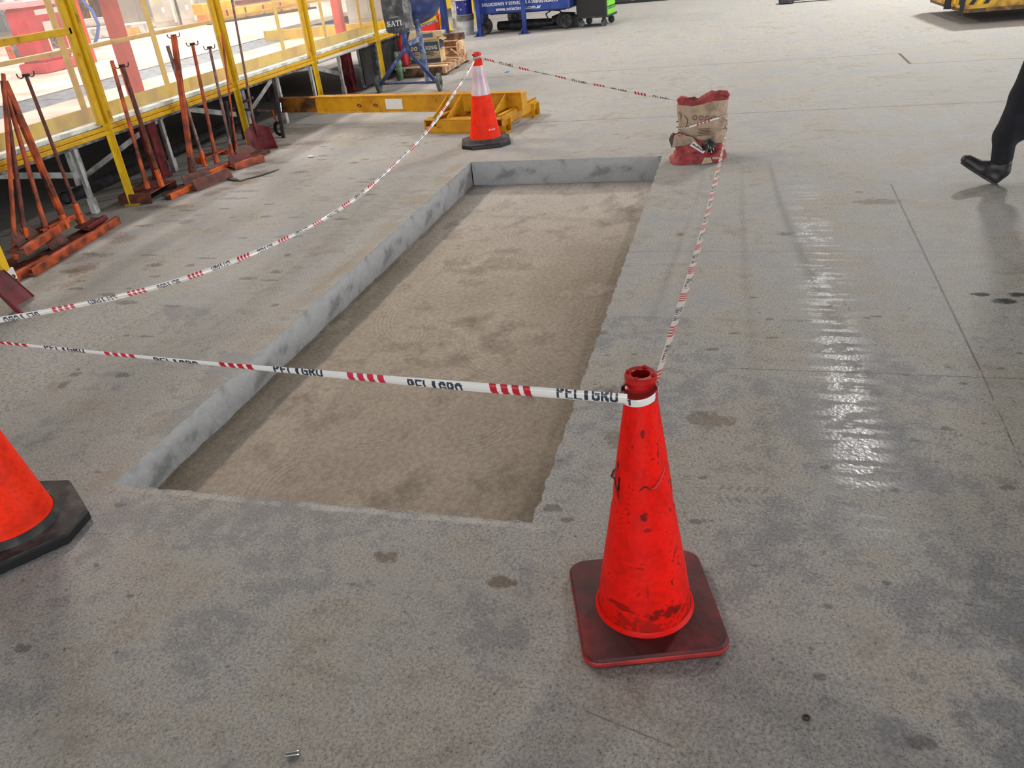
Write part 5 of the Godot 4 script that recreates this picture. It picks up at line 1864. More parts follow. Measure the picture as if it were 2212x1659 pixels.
# ==================================================================== pallet with cartons
func build_pallet():
	var t = thing("wooden_pallet", "wooden pallet on the floor beside the raised walkway, carrying cartons and offcuts", "pallet", Vector3(-4.29, 0, -11.52), 0.05)
	for x in [-0.33, 0.0, 0.33]:
		var b := MB.new()
		b.box(Vector3(x, 0.065, 0), Vector3(0.045, 0.085, 1.24), 0.003)
		part("runner", b, M.wood_dark if x < 0.2 else M.wood, t)
	for i in 6:
		var b := MB.new()
		b.box(Vector3(0, 0.119, 0.57 - i * 0.228), Vector3(0.74, 0.02, 0.10 + 0.015 * (i % 2)), 0.002)
		part("board", b, M.wood_end if i == 0 else M.wood, t)
	for i in 3:
		var b := MB.new()
		b.box(Vector3(0, 0.011, 0.565 - i * 0.565), Vector3(0.74, 0.02, 0.10), 0.002)
		part("board", b, M.wood_dark, t)
	var b := MB.new()
	b.box(Vector3(-0.02, 0.07, 0.632), Vector3(0.62, 0.095, 0.022), 0.003)
	part("end_board", b, M.wood_dark, t)
	# carton with navy print
	t = thing("carton", "open brown carton with navy printed band on the pallet behind the mixer", "carton", Vector3(-4.29, 0.13, -11.33), 0.09)
	var w := 0.44
	var d := 0.27
	var h := 0.31
	b = MB.new()
	b.box(Vector3(0, 0.003, 0), Vector3(w, 0.006, d))
	b.box(Vector3(0, h / 2, d / 2), Vector3(w, h, 0.006))
	b.box(Vector3(0, h / 2, -d / 2), Vector3(w, h, 0.006))
	b.box(Vector3(-w / 2, h / 2, 0), Vector3(0.006, h, d))
	part("box_body", b, M.carton, t)
	b = MB.new()
	b.box(Vector3(w / 2, h / 2, 0), Vector3(0.006, h, d + 0.005))
	part("box_side", b, M.carton_light, t)
	b = MB.new()
	b.plate([Vector3(-w / 2, h, d / 2), Vector3(w / 2 - 0.01, h, d / 2), Vector3(w / 2 - 0.09, h + 0.095, d / 2 - 0.045), Vector3(-w / 2 + 0.03, h + 0.10, d / 2 - 0.045)], 0.005)
	part("flap", b, M.carton, t)
	b = MB.new()
	b.plate([Vector3(w / 2, h, d / 2), Vector3(w / 2, h, -d / 2), Vector3(w / 2 + 0.06, h - 0.03, -d / 2 + 0.03), Vector3(w / 2 + 0.06, h - 0.03, d / 2 - 0.03)], 0.005)
	b.plate([Vector3(-w / 2, h, -d / 2), Vector3(w / 2, h, -d / 2), Vector3(w / 2 - 0.02, h + 0.07, -d / 2 - 0.05), Vector3(-w / 2 + 0.02, h + 0.07, -d / 2 - 0.05)], 0.005)
	part("flap", b, M.carton, t)
	b = MB.new()
	b.box(Vector3(0.0, 0.215, d / 2 + 0.0035), Vector3(w - 0.02, 0.12, 0.002))
	b.box(Vector3(0.0, 0.035, d / 2 + 0.0035), Vector3(w - 0.01, 0.05, 0.002))
	b.box(Vector3(w / 2 + 0.0035, 0.235, 0.0), Vector3(0.002, 0.11, d - 0.02))
	b.box(Vector3(0.03, h + 0.048, d / 2 - 0.0185), Vector3(0.22, 0.05, 0.002), 0.0, Basis(Vector3(1, 0, 0), -0.44))
	part("printed_band", b, M.print_navy, t)
	text("lettering", "DO", 0.05, Transform3D(Basis.IDENTITY, Vector3(-0.145, 0.200, d / 2 + 0.005)), M.print_pale, t)
	text("lettering", "KING", 0.05, Transform3D(Basis.IDENTITY, Vector3(0.105, 0.200, d / 2 + 0.005)), M.print_pale, t)
	b = MB.new()
	for q in [[-0.02, 0.177, 0.30, 0.008], [-0.12, 0.135, 0.08, 0.010], [0.07, 0.137, 0.12, 0.010], [-0.12, 0.117, 0.08, 0.010], [0.07, 0.117, 0.20, 0.010], [0.1, 0.095, 0.05, 0.010]]:
		b.box(Vector3(q[0], q[1], d / 2 + 0.0038), Vector3(q[2], q[3], 0.002))
	b.box(Vector3(w / 2 + 0.0038, 0.165, 0.03), Vector3(0.002, 0.008, 0.16))
	part("small_print", b, M.print_dark, t)
	# offcuts of timber
	var k := 0
	for q in [
		[-4.12, 0.372, -12.02, 0.34, 0.09, 0.10, 0.02, "dark weathered timber block lying on top of the crate of offcuts"],
		[-3.955, 0.27, -11.86, 0.05, 0.12, 0.10, 0.05, "short square timber stub, topmost at the pallet's outer corner"],
	]:
		var bb := MB.new()
		bb.box(Vector3.ZERO, Vector3(q[3], q[4], q[5]), 0.003, Basis(Vector3.UP, q[6]))
		single("timber_offcut", bb, M.wood_dark if k == 0 else M.wood_end, q[7], "timber", Vector3(q[0], q[1], q[2]), "offcuts on the pallet")
		k += 1
	t = thing("timber_crate", "small open crate of pale boards holding timber scraps on the pallet", "crate", Vector3(-4.13, 0.13, -11.94), 0.03)
	for q in [[-0.04, 0.10, -0.08, 0.30, 0.18, 0.018, 0.0], [-0.04, 0.02, -0.02, 0.30, 0.02, 0.16, 0.0], [0.115, 0.09, 0.04, 0.018, 0.18, 0.14, 0.0], [-0.04, 0.115, 0.06, 0.26, 0.012, 0.05, 0.0], [0.165, 0.06, 0.06, 0.03, 0.13, 0.05, 0.0], [0.205, 0.06, 0.05, 0.025, 0.13, 0.05, 0.0], [-0.04, 0.194, -0.02, 0.30, 0.014, 0.16, 0.0]]:
		var bb := MB.new()
		bb.box(Vector3(q[0], q[1], q[2]), Vector3(q[3], q[4], q[5]), 0.002)
		part("board", bb, M.wood if q[3] > 0.1 else M.wood_end, t)
	b = MB.new()
	b.box(Vector3.ZERO, Vector3(0.15, 0.022, 0.03), 0.002, Basis(Vector3(0, 0, 1), -0.65))
	single("timber_offcut", b, M.wood_end, "thin pale stick leaning in the front of the timber crate", "timber", Vector3(-4.06, 0.18, -11.86), "offcuts on the pallet")
	# red cylinder and the green-grey tube behind the mixer
	t = thing("red_cylinder", "red steel cylinder standing between the mixer and the carton", "cylinder", Vector3(-4.56, 0.13, -11.12))
	b = MB.new()
	b.lathe([Vector2(0.0, 0.0), Vector2(0.05, 0.0), Vector2(0.06, 0.012), Vector2(0.06, 0.30), Vector2(0.05, 0.345), Vector2(0.022, 0.37), Vector2(0.018, 0.40), Vector2(0.0, 0.40)], 24)
	part("body", b, M.red_bin, t)
	b = MB.new()
	b.lathe([Vector2(0.0, 0.40), Vector2(0.024, 0.40), Vector2(0.024, 0.43), Vector2(0.0, 0.435)], 16)
	part("valve", b, M.dark_steel, t)
	b = MB.new()
	b.tube([Vector3(-4.50, 0.0, -10.72), Vector3(-4.50, 0.36, -10.74)], 0.045, 18)
	single("pipe_stub", b, M.olive, "scuffed green grey pipe stub standing on end behind the mixer leg", "pipe")

# ==================================================================== far side of the hall floor
func caster(t: Node3D, at: Vector3, r: float, mat: Material, turn := 0.0):
	var b := MB.new()
	b.x = Transform3D(Basis(Vector3.UP, turn) * Basis(Vector3(0, 0, 1), PI / 2), at)
	b.lathe([Vector2(0.0, -r * 0.3), Vector2(r * 0.8, -r * 0.3), Vector2(r, -r * 0.2), Vector2(r, r * 0.2), Vector2(r * 0.8, r * 0.3), Vector2(0.0, r * 0.3)], 20)
	part("wheel", b, mat, t)
	b = MB.new()
	b.box(at + Vector3(0, r * 0.75, 0), Vector3(r * 0.9, r * 1.0, r * 0.7), 0.004)
	part("fork", b, M.dark_steel, t)

func build_far_things():
	# blue tank trailer
	var t = thing("blue_tank", "dark blue steel tank trailer on legs with white lettering, standing far behind the orange cone", "tank", Vector3(-4.0, 0, -15.9), -0.10)
	var b := MB.new()
	b.box(Vector3(0.115, 0.92, -0.1), Vector3(1.82, 1.14, 1.0), 0.02)
	part("body", b, M.blue_tank, t)
	b = MB.new()
	b.box(Vector3(-0.73, 0.33, 0.25), Vector3(0.12, 0.25, 0.3), 0.01)
	part("side_skirt", b, M.blue_tank, t)
	for x in [-0.70, 0.19]:
		b = MB.new()
		b.box(Vector3(x, 0.62, 0.52), Vector3(0.075, 1.24, 0.06), 0.004)
		b.plate([Vector3(x - 0.06, 0.10, 0.52), Vector3(x - 0.06, 0.0, 0.52), Vector3(x - 0.06, 0.0, 0.62), Vector3(x - 0.06, 0.02, 0.62)], 0.02)
		b.box(Vector3(x - 0.01, 0.006, 0.53), Vector3(0.2, 0.012, 0.14), 0.002)
		part("leg", b, M.blue_tank, t)
	for q in [[-0.70, 0.16, 0.26, 0.15], [-0.50, 0.18, -0.95, 0.18], [0.86, 0.14, 0.1, 0.13]]:
		b = MB.new()
		b.x = Transform3D(Basis(Vector3(1, 0, 0), PI / 2), Vector3(q[0], q[3], q[2]))
		b.lathe([Vector2(q[3] * 0.5, -0.05), Vector2(q[3] * 0.85, -0.055), Vector2(q[3], -0.03), Vector2(q[3], 0.03), Vector2(q[3] * 0.85, 0.055), Vector2(q[3] * 0.55, 0.05), Vector2(q[3] * 0.5, 0.03), Vector2(q[3] * 0.15, 0.03), Vector2(q[3] * 0.12, 0.05), Vector2(0.0, 0.05)], 28, 0.6)
		part("wheel", b, M.rubber, t)
	b = MB.new()
	b.box(Vector3(0.1, 0.33, 0.05), Vector3(1.5, 0.03, 0.06), 0.004)
	part("axle_beam", b, M.black, t)
	var z := 0.4075
	text("lettering", "SOLUCIONES Y SERVICIOS A INDUSTRIALES", 0.052, Transform3D(Basis.IDENTITY, Vector3(0.08, 0.515, z)), M.white_letter, t)
	text("lettering", "www.soluciones.com.ar", 0.055, Transform3D(Basis.IDENTITY, Vector3(0.05, 0.425, z)), M.white_letter, t)
	# rolls and machinery on the floor under and beside the tank
	b = MB.new()
	b.tube([Vector3(-4.55, 0.10, -16.05), Vector3(-4.0, 0.10, -16.0), Vector3(-3.35, 0.09, -15.98)], [0.09, 0.10, 0.085], 16, true, 0.9)
	single("black_roll", b, M.black_pipe, "long black plastic roll lying on the floor under the blue tank", "roll")
	t = thing("pump_unit", "small black wheeled pump unit between the blue tank and the tool cabinet", "pump", Vector3(-3.2, 0, -15.9))
	b = MB.new()
	b.tube([Vector3(-0.25, 0.14, 0), Vector3(-0.05, 0.17, 0), Vector3(0.18, 0.16, 0)], [0.07, 0.1, 0.09], 14)
	part("motor", b, M.black_pipe, t)
	for q in [[-0.02, 0.09, 0.14, 0.14], [0.2, 0.09, 0.12, 0.11]]:
		b = MB.new()
		b.x = Transform3D(Basis(Vector3(1, 0, 0), PI / 2), Vector3(q[0], q[3], q[2]))
		b.lathe([Vector2(0.0, -0.03), Vector2(q[3] * 0.9, -0.03), Vector2(q[3], 0.0), Vector2(q[3] * 0.9, 0.03), Vector2(q[3] * 0.7, 0.02), Vector2(0.0, 0.025)], 24)
		part("wheel", b, M.black_board, t)
	b = MB.new()
	b.tube([Vector3(-0.3, 0.12, 0.05), Vector3(-0.36, 0.26, 0.05), Vector3(-0.25, 0.32, 0.05), Vector3(-0.1, 0.3, 0.05), Vector3(0.0, 0.2, 0.06)], 0.014, 8)
	part("hose", b, M.black, t)
	b = MB.new()
	b.box(Vector3(-0.2, 0.03, 0), Vector3(0.5, 0.06, 0.2), 0.005)
	part("base", b, M.black, t)
	# tool cabinet
	t = thing("tool_cabinet", "black roller tool cabinet with bright green drawers on grey casters", "tool cabinet", Vector3(-2.63, 0, -15.9), -0.12)
	b = MB.new()
	b.box(Vector3(0.0, 0.56, 0.0), Vector3(0.56, 0.82, 0.62), 0.012)
	part("body", b, M.black, t)
	for i in 5:
		b = MB.new()
		b.box(Vector3(0.287, 0.24 + i * 0.145, -0.0), Vector3(0.02, 0.125, 0.52), 0.004)
		var dr := part("drawer", b, M.green, t)
		b = MB.new()
		b.bar(Vector3(0.305, 0.29 + i * 0.145, -0.25), Vector3(0.305, 0.29 + i * 0.145, 0.25), 0.016, 0.014, 0.003)
		part("handle", b, M.steel, dr)
	b = MB.new()
	b.box(Vector3(0.02, 0.165, 0.0), Vector3(0.60, 0.03, 0.64), 0.006)
	part("bumper", b, M.rubber, t)
	for q in [[-0.21, 0.25], [0.22, 0.25], [-0.21, -0.25], [0.22, -0.25]]:
		caster(t, Vector3(q[0], 0.065, q[1]), 0.065, M.tyre, 1.25)
	# buckets
	t = thing("plastic_bucket", "pale grey plastic bucket with ribbed rim on the floor by the blue tank", "bucket", Vector3(-5.16, 0, -15.92), 0.0)
	b = MB.new()
	b.lathe([Vector2(0.0, 0.0), Vector2(0.135, 0.0), Vector2(0.14, 0.008), Vector2(0.158, 0.26)], 32)
	part("body", b, M.bucket, t)
	b = MB.new()
	var prof := [Vector2(0.158, 0.26)]
	for i in 4:
		prof.append(Vector2(0.172, 0.265 + i * 0.026))
		prof.append(Vector2(0.172, 0.28 + i * 0.026))
		prof.append(Vector2(0.161, 0.284 + i * 0.026))
		prof.append(Vector2(0.161, 0.289 + i * 0.026))
	prof.append(Vector2(0.15, 0.37))
	prof.append(Vector2(0.0, 0.37))
	b.lathe(prof, 32, 0.5)
	part("rim", b, M.bucket_dark, t)
	t = thing("blue_pail", "dark blue pail with pale label marks stacked on the grey bucket", "pail", Vector3(-5.16, 0.37, -15.92))
	b = MB.new()
	b.lathe([Vector2(0.0, 0.0), Vector2(0.148, 0.0), Vector2(0.152, 0.005), Vector2(0.152, 0.22), Vector2(0.158, 0.222), Vector2(0.158, 0.24), Vector2(0.0, 0.24)], 32)
	part("body", b, plain(c8(38, 44, 128), 0.4), t)
	b = MB.new()
	b.lathe([Vector2(0.0, 0.241), Vector2(0.161, 0.241), Vector2(0.161, 0.255), Vector2(0.0, 0.26)], 32)
	part("lid", b, M.white_paint, t)
	b = MB.new()
	for q in [[-0.09, 0.13, 0.03], [-0.02, 0.09, 0.02], [0.08, 0.17, 0.015]]:
		b.box(Vector3(q[0], q[1], sqrt(0.153 * 0.153 - q[0] * q[0])), Vector3(q[2], 0.03, 0.004), 0.0, Basis(Vector3.UP, asin(q[0] / 0.153)))
	part("label_mark", b, M.print_pale, t)
	# guard frames and posts near the end of the walkway
	b = MB.new()
	b.box(Vector3(-5.68, 0.9, -16.2), Vector3(0.10, 1.8, 0.16), 0.006)
	single("blue_post", b, M.blue_tank, "upright blue steel post between the mixer drum and the grey bucket", "post")
	t = thing("guard_frame", "yellow steel guard frame with sloped braces behind the pallet", "guard", Vector3(-6.15, 0, -17.2))
	for q in [[0.2, 0.35], [-0.2, -0.45], [0.28, -1.4]]:
		b = MB.new()
		b.box(Vector3(q[0], 0.8, q[1]), Vector3(0.10, 1.6, 0.10), 0.006)
		part("post", b, M.bright_yellow, t)
	b = MB.new()
	b.bar(Vector3(0.2, 0.42, 0.35), Vector3(-0.2, 0.42, -0.45), 0.05, 0.14, 0.004)
	b.bar(Vector3(-0.2, 0.5, -0.45), Vector3(0.28, 0.5, -1.4), 0.05, 0.30, 0.004)
	part("rail", b, M.yellow_bright, t)
	b = MB.new()
	b.bar(Vector3(0.2, 0.5, 0.35), Vector3(0.42, 0.02, 0.55), 0.06, 0.06, 0.004)
	part("brace", b, M.bright_yellow, t)
	b = MB.new()
	b.tube([Vector3(-5.87, 0.0, -17.4), Vector3(-5.87, 1.7, -17.4)], 0.05, 14)
	single("white_pipe", b, M.white_steel, "upright white pipe next to the yellow guard frame", "pipe")
	t = thing("red_crate", "small bright red crate on the floor behind the mixer stand", "crate", Vector3(-6.15, 0.0, -16.6))
	b = MB.new()
	b.box(Vector3(0, 0.2, 0), Vector3(0.34, 0.34, 0.28), 0.012)
	part("box_body", b, plain(c8(214, 40, 30), 0.5), t)
	b = MB.new()
	b.box(Vector3(0, 0.335, 0), Vector3(0.37, 0.03, 0.31), 0.008)
	part("lid", b, plain(c8(226, 52, 36), 0.5), t)
	b = MB.new()
	b.box(Vector3(0, 0.015, 0), Vector3(0.3, 0.03, 0.26), 0.004)
	part("foot", b, M.black, t)
	t = thing("parts_tray", "pale tray of black and white parts on the floor behind the cartons", "tray", Vector3(-5.55, 0.0, -14.9))
	b = MB.new()
	b.box(Vector3(0, 0.17, 0), Vector3(0.5, 0.05, 0.4), 0.006)
	part("tray_top", b, M.white_paint, t)
	b = MB.new()
	b.box(Vector3(0, 0.075, 0), Vector3(0.42, 0.15, 0.34), 0.006)
	part("base", b, M.black, t)
	# low yellow machine with hazard stripes
	t = thing("yellow_vehicle", "low yellow machine skirt with black and yellow hazard stripes above its shadow", "machine", Vector3(2.75, 0, -12.48))
	b = MB.new()
	var outline := PackedVector2Array([Vector2(0.03, 0.0), Vector2(0.5, 0.045), Vector2(2.6, 0.05), Vector2(2.6, 1.7), Vector2(-0.14, 1.7), Vector2(-0.09, 0.94), Vector2(0.0, 0.06)])
	var yb := worn([0.2, c8(150, 104, 30), 0.45, c8(206, 158, 44), 0.75, c8(220, 174, 56)], 1.2, 0.45, 0.0, 0.03, 501)
	b.x = Transform3D(Basis(Vector3(1, 0, 0), -PI / 2), Vector3(0, 0.185, 0))
	b.prism(outline, 0.55)
	part("body", b, yb, t)
	b = MB.new()
	b.x = Transform3D(Basis(Vector3(1, 0, 0), -PI / 2), Vector3(0, 0.14, 0))
	b.prism(PackedVector2Array([Vector2(0.05, 0.0), Vector2(0.5, 0.04), Vector2(2.58, 0.045), Vector2(2.58, 1.65), Vector2(-0.1, 1.65), Vector2(0.0, 0.1)]), 0.046)
	part("lower_edge", b, worn([0.2, c8(70, 48, 30), 0.5, c8(112, 78, 42), 0.8, c8(168, 120, 50)], 2.0, 0.5, 0.0, 0.05, 502), t, "rusty brown lower edge")
	for i in 3:
		b = MB.new()
		var x := 0.06 + i * 0.085
		var zf := func(q): return 0.010 - maxf(q - 0.03, 0.0) * 0.0957
		b.plate([Vector3(x, 0.235, zf.call(x)), Vector3(x + 0.055, 0.235, zf.call(x + 0.055)), Vector3(x + 0.115, 0.335, zf.call(x + 0.115)), Vector3(x + 0.06, 0.335, zf.call(x + 0.06))], 0.006)
		part("stripe", b, M.black if i != 1 else M.bright_yellow, t)
	for i in 4:
		b = MB.new()
		var a := Vector3(-0.002, 0, -0.12 - i * 0.2)
		var dn := Vector3(-0.1, 0, -1).normalized()
		var o := Vector3(-0.004 - (0.06 + i * 0.2) * 0.102, 0, 0)
		b.plate([a + o + Vector3(0, 0.225, 0) + dn * 0.10, a + o + Vector3(0, 0.225, 0), a + o + Vector3(0, 0.335, 0) - dn * 0.04, a + o + Vector3(0, 0.335, 0) + dn * 0.06], 0.003)
		part("stripe", b, M.black if i % 2 == 0 else M.bright_yellow, t)
	for q in [[-0.012, 0.42, 0.012, 0.14, 0.055], [-0.07, 0.42, -0.55, 0.165, 0.09]]:
		b = MB.new()
		b.bar(Vector3(q[0], q[1], q[2]), Vector3(q[0] - 0.015, q[3] - 0.02, q[2] + 0.02), 0.02, q[4], 0.002, Vector3(1, 0, 0.3))
		part("rubber_strap", b, M.black, t)
	b = MB.new()
	b.box(Vector3(0.95, 0.42, -0.038), Vector3(0.7, 0.16, 0.02), 0.004)
	part("grille_recess", b, M.brown_rust, t)
	for i in 6:
		b = MB.new()
		b.box(Vector3(0.65 + i * 0.12, 0.42, -0.03), Vector3(0.02, 0.15, 0.02), 0.003)
		part("grille_bar", b, yb, t)
	for q in [[1.6, -0.5], [1.6, -1.3]]:
		b = MB.new()
		b.x = Transform3D(Basis(Vector3(0, 0, 1), PI / 2), Vector3(q[0], 0.2, q[1]))
		b.lathe([Vector2(0.0, -0.09), Vector2(0.17, -0.09), Vector2(0.2, -0.06), Vector2(0.2, 0.06), Vector2(0.17, 0.09), Vector2(0.0, 0.09)], 24)
		part("wheel", b, M.rubber, t)
	# dark machine foot and scrap at the far edge of view
	t = thing("grey_machine", "long low dark grey machine base at the far edge of the floor", "machine", Vector3(0.62, 0, -17.0))
	b = MB.new()
	b.box(Vector3(0.13, 0.06, -0.15), Vector3(0.27, 0.12, 0.3), 0.02)
	part("pad", b, M.charcoal, t)
	b = MB.new()
	b.box(Vector3(0.72, 0.07, -0.22), Vector3(1.0, 0.07, 0.16), 0.006)
	part("arm", b, M.dark_steel, t)
	b = MB.new()
	b.box(Vector3(1.16, 0.025, -0.22), Vector3(0.08, 0.05, 0.16), 0.006)
	part("pad", b, M.charcoal, t)
	t = thing("scrap_rack", "low dark rack of tangled steel parts beyond the tool cabinet", "rack", Vector3(-2.2, 0, -20.3))
	for i in 22:
		b = MB.new()
		var q := Vector3(-0.8 + 1.7 * jitter(i, 61), 0.05 + 0.2 * jitter(i, 62), -0.2 + 0.5 * jitter(i, 63))
		b.tube([q, q + Vector3(0.3 * (jitter(i, 64) - 0.3), 0.14 * (jitter(i, 65) - 0.2), 0.2 * (jitter(i, 66) - 0.5))], 0.03, 8)
		part("steel_part", b, M.dark_steel if i % 3 else M.grey_dust, t)
	b = MB.new()
	b.box(Vector3(0.0, 0.03, 0.0), Vector3(1.9, 0.05, 0.6), 0.004)
	part("base", b, M.black, t)

# ==================================================================== what stands on the walkway beyond the fence
func build_walkway_things():
	var Y := 0.61
	var t = thing("red_bin", "crimson steel bin cabinet with white stickers standing on the walkway deck", "bin", Vector3(-8.66, Y, -9.12), 0.03)
	var b := MB.new()
	b.box(Vector3(0, 0.065, 0), Vector3(0.42, 0.13, 0.62), 0.02)
	part("plinth", b, M.red_bin, t)
	b = MB.new()
	b.box(Vector3(0, 0.44, 0), Vector3(0.37, 0.66, 0.57), 0.05)
	part("body", b, M.red_bin, t)
	b = MB.new()
	b.box(Vector3(0.0, 0.80, 0.0), Vector3(0.46, 0.08, 0.66), 0.02)
	part("lid", b, plain(c8(232, 178, 184), 0.35), t)  # paler than the body: light from above painted into the lid
	b = MB.new()
	b.box(Vector3(0.188, 0.69, -0.05), Vector3(0.006, 0.06, 0.42), 0.001)
	part("sticker", b, M.label_white, t)
	b = MB.new()
	b.box(Vector3(0.188, 0.40, -0.02), Vector3(0.004, 0.36, 0.22), 0.001)
	var sh := part("sticker", b, M.label_white, t, "white sheet with a dark picture")
	b = MB.new()
	b.box(Vector3(0.191, 0.36, -0.02), Vector3(0.003, 0.20, 0.17))
	part("picture", b, worn([0.3, c8(90, 40, 44), 0.5, c8(140, 90, 80), 0.7, c8(120, 150, 160)], 9.0, 0.6, 0.0, 0.0, 601), sh)
	b = MB.new()
	b.box(Vector3(-8.2, Y + 0.9, -8.1), Vector3(0.1, 1.8, 0.1), 0.01)
	b = MB.new()
	b.tube([Vector3(0, 0, 0), Vector3(0, 3.2, 0)], 0.13, 20)
	b.tube([Vector3(0, 0, 0), Vector3(0, 0.12, 0)], 0.2, 20)
	single("white_bollard", b, M.white_paint, "thick white pillar far beyond the crimson bin", "pillar", Vector3(-14.5, Y, -14.75))
	t = thing("floor_motor", "small orange and grey motor on the deck behind the crimson bin", "motor", Vector3(-10.9, Y, -11.1))
	b = MB.new()
	b.x = Transform3D(Basis(Vector3(0, 0, 1), PI / 2), Vector3(0, 0.14, 0))
	b.lathe([Vector2(0.0, -0.18), Vector2(0.12, -0.18), Vector2(0.13, -0.1), Vector2(0.13, 0.1), Vector2(0.1, 0.2), Vector2(0.0, 0.2)], 20)
	part("body", b, M.grey_dust, t)
	b = MB.new()
	b.box(Vector3(-0.2, 0.1, 0.02), Vector3(0.14, 0.2, 0.2), 0.01)
	part("end_box", b, M.orange_fresh, t)
	# electric cabinets
	for q in [[-11.72, -15.95, 0.50, "pale grey electric cabinet with four yellow dots and a white door bar"], [-11.27, -16.13, 0.36, "narrow pale grey electric cabinet with a red warning label"], [-5.62, -12.2, 0.34, "light blue grey cabinet at the end of the walkway behind the red column"]]:
		t = thing("electric_cabinet", q[3], "cabinet", Vector3(q[0], Y, q[1]), 0.38 if q[0] < -6.0 else 0.4)
		var w: float = q[2]
		var y0 := 0.0
		b = MB.new()
		b.box(Vector3(0, 1.05 + y0 * 0.5, 0), Vector3(w, 2.1 + y0, 0.45), 0.01)
		part("body", b, M.cabinet, t)
		b = MB.new()
		b.box(Vector3(0, 1.05 + y0, 0.23), Vector3(w - 0.05, 1.9, 0.02), 0.005)
		var door := part("door", b, M.cabinet, t)
		if q[0] < -6.0:
			b = MB.new()
			for k in 4:
				b.box(Vector3(-0.09 * signf(w - 0.4) + (0.06 if k % 2 else -0.03), 0.52 + (0.09 if k < 2 else 0.0), 0.243), Vector3(0.045, 0.05, 0.008), 0.003)
			part("yellow_dot", b, M.yellow_bright, door)
			b = MB.new()
			b.box(Vector3(0.0, 0.32, 0.243), Vector3(0.06, 0.09, 0.006), 0.002)
			part("door_label", b, M.label_white, door)
			b = MB.new()
			b.box(Vector3(w * 0.5 - 0.05, 0.28, 0.26), Vector3(0.05, 0.44, 0.02), 0.003)
			part("door_bar", b, M.white_paint, door)
			b = MB.new()
			b.box(Vector3(w * 0.5 - 0.06, 0.58, 0.26), Vector3(0.03, 0.10, 0.04), 0.004)
			part("handle", b, M.dark_steel, door)
			if w < 0.4:
				b = MB.new()
				b.box(Vector3(-0.02, 0.85, 0.243), Vector3(0.1, 0.03, 0.006), 0.002)
				part("warning_label", b, plain(c8(200, 40, 36), 0.5), door)
	t = thing("concrete_pillar", "beige concrete pillar at the end of the walkway by the mixer", "pillar", Vector3(-5.42, 0, -12.86))
	b = MB.new()
	b.box(Vector3(0, 3.5, 0), Vector3(0.34, 7.0, 0.34), 0.015)
	part("shaft", b, worn([0.3, c8(176, 168, 160), 0.7, c8(200, 192, 184)], 0.8, 0.8, 0.0, 0.05, 602), t)
	b = MB.new()
	b.box(Vector3(0, 1.02, 0), Vector3(0.36, 0.03, 0.36), 0.004)
	part("band", b, M.grey_dust, t)
	# machinery housings
	t = thing("machine_housing", "tall taupe machine housing with a maroon top between the red column and the cabinets", "machine", Vector3(-13.6, Y, -16.6), 0.4)
	b = MB.new()
	b.box(Vector3(0.3, 0.9, 0), Vector3(0.6, 1.8, 0.6), 0.01)
	part("body", b, worn([0.3, c8(140, 130, 122), 0.7, c8(160, 150, 142)], 0.6, 0.6, 0.0, 0.0, 603), t)
	b = MB.new()
	b.box(Vector3(-0.55, 1.3, 0.1), Vector3(0.7, 0.9, 0.6), 0.02)
	part("hood", b, M.maroon, t)
	b = MB.new()
	b.box(Vector3(-0.35, 0.5, 0.0), Vector3(0.5, 0.7, 0.3), 0.01)
	part("core", b, M.brown_rust, t)
	for i in 3:
		b = MB.new()
		b.tube([Vector3(-0.05 - i * 0.06, 0.2, 0.3), Vector3(-0.05 - i * 0.06, 1.7, 0.3)], 0.02, 8)
		part("cable", b, M.black, t)
	b = MB.new()
	b.bar(Vector3(-0.35, 0.25, 0.32), Vector3(-0.35, 0.85, 0.32), 0.03, 0.03)
	b.bar(Vector3(-0.35, 0.25, 0.32), Vector3(0.1, 0.22, 0.32), 0.03, 0.03)
	part("frame", b, M.bright_yellow, t)
	t = thing("white_trough", "shallow white metal trough on the deck before the taupe machine housing", "trough", Vector3(-13.2, Y, -15.4), 0.4)
	b = MB.new()
	var rows := []
	for i in 7:
		var a := PI * i / 6.0
		var row := PackedVector3Array()
		for k in 2: row.append(Vector3(-0.4 + k * 0.9, 0.30 - 0.13 * sin(a), 0.2 * cos(a)))
		rows.append(row)
	rows.reverse()
	b.grid(rows)
	for i in rows.size():
		for k in 2: rows[i][k] += Vector3(0, -0.02, 0)
	rows.reverse()
	b.grid(rows)
	part("pan", b, M.white_paint, t)
	b = MB.new()
	for x in [-0.25, 0.35]: b.box(Vector3(x, 0.08, 0), Vector3(0.04, 0.16, 0.3), 0.003)
	part("stand", b, M.grey_dust, t)
	t = thing("pale_curb", "low pale machine bed with an ochre arch, behind the first fence bay", "machine", Vector3(-11.7, Y, -14.2), 0.38)
	b = MB.new()
	b.box(Vector3(0, 0.10, 0), Vector3(1.3, 0.2, 0.3), 0.02)
	part("bed", b, M.white_steel, t)
	b = MB.new()
	var arch := PackedVector2Array([Vector2(0.05, 0.0), Vector2(0.08, 0.07), Vector2(0.16, 0.12), Vector2(0.5, 0.13), Vector2(0.5, 0.0)])
	b.x = Transform3D(Basis.IDENTITY, Vector3(0, 0, 0.15))
	b.prism(arch, 0.06)
	part("arch", b, worn([0.3, c8(190, 140, 60), 0.7, c8(214, 166, 84)], 1.0, 0.5, 0.0, 0.0, 604), t)
	t = thing("pallet_rack", "pale rack with ochre shelf beams seen between the fence post and the red column", "rack", Vector3(-14.2, Y, -16.2), 0.5)
	for x in [-0.45, 0.45]:
		b = MB.new()
		b.box(Vector3(x, 0.9, 0), Vector3(0.06, 1.8, 0.06), 0.003)
		part("upright", b, M.white_steel, t)
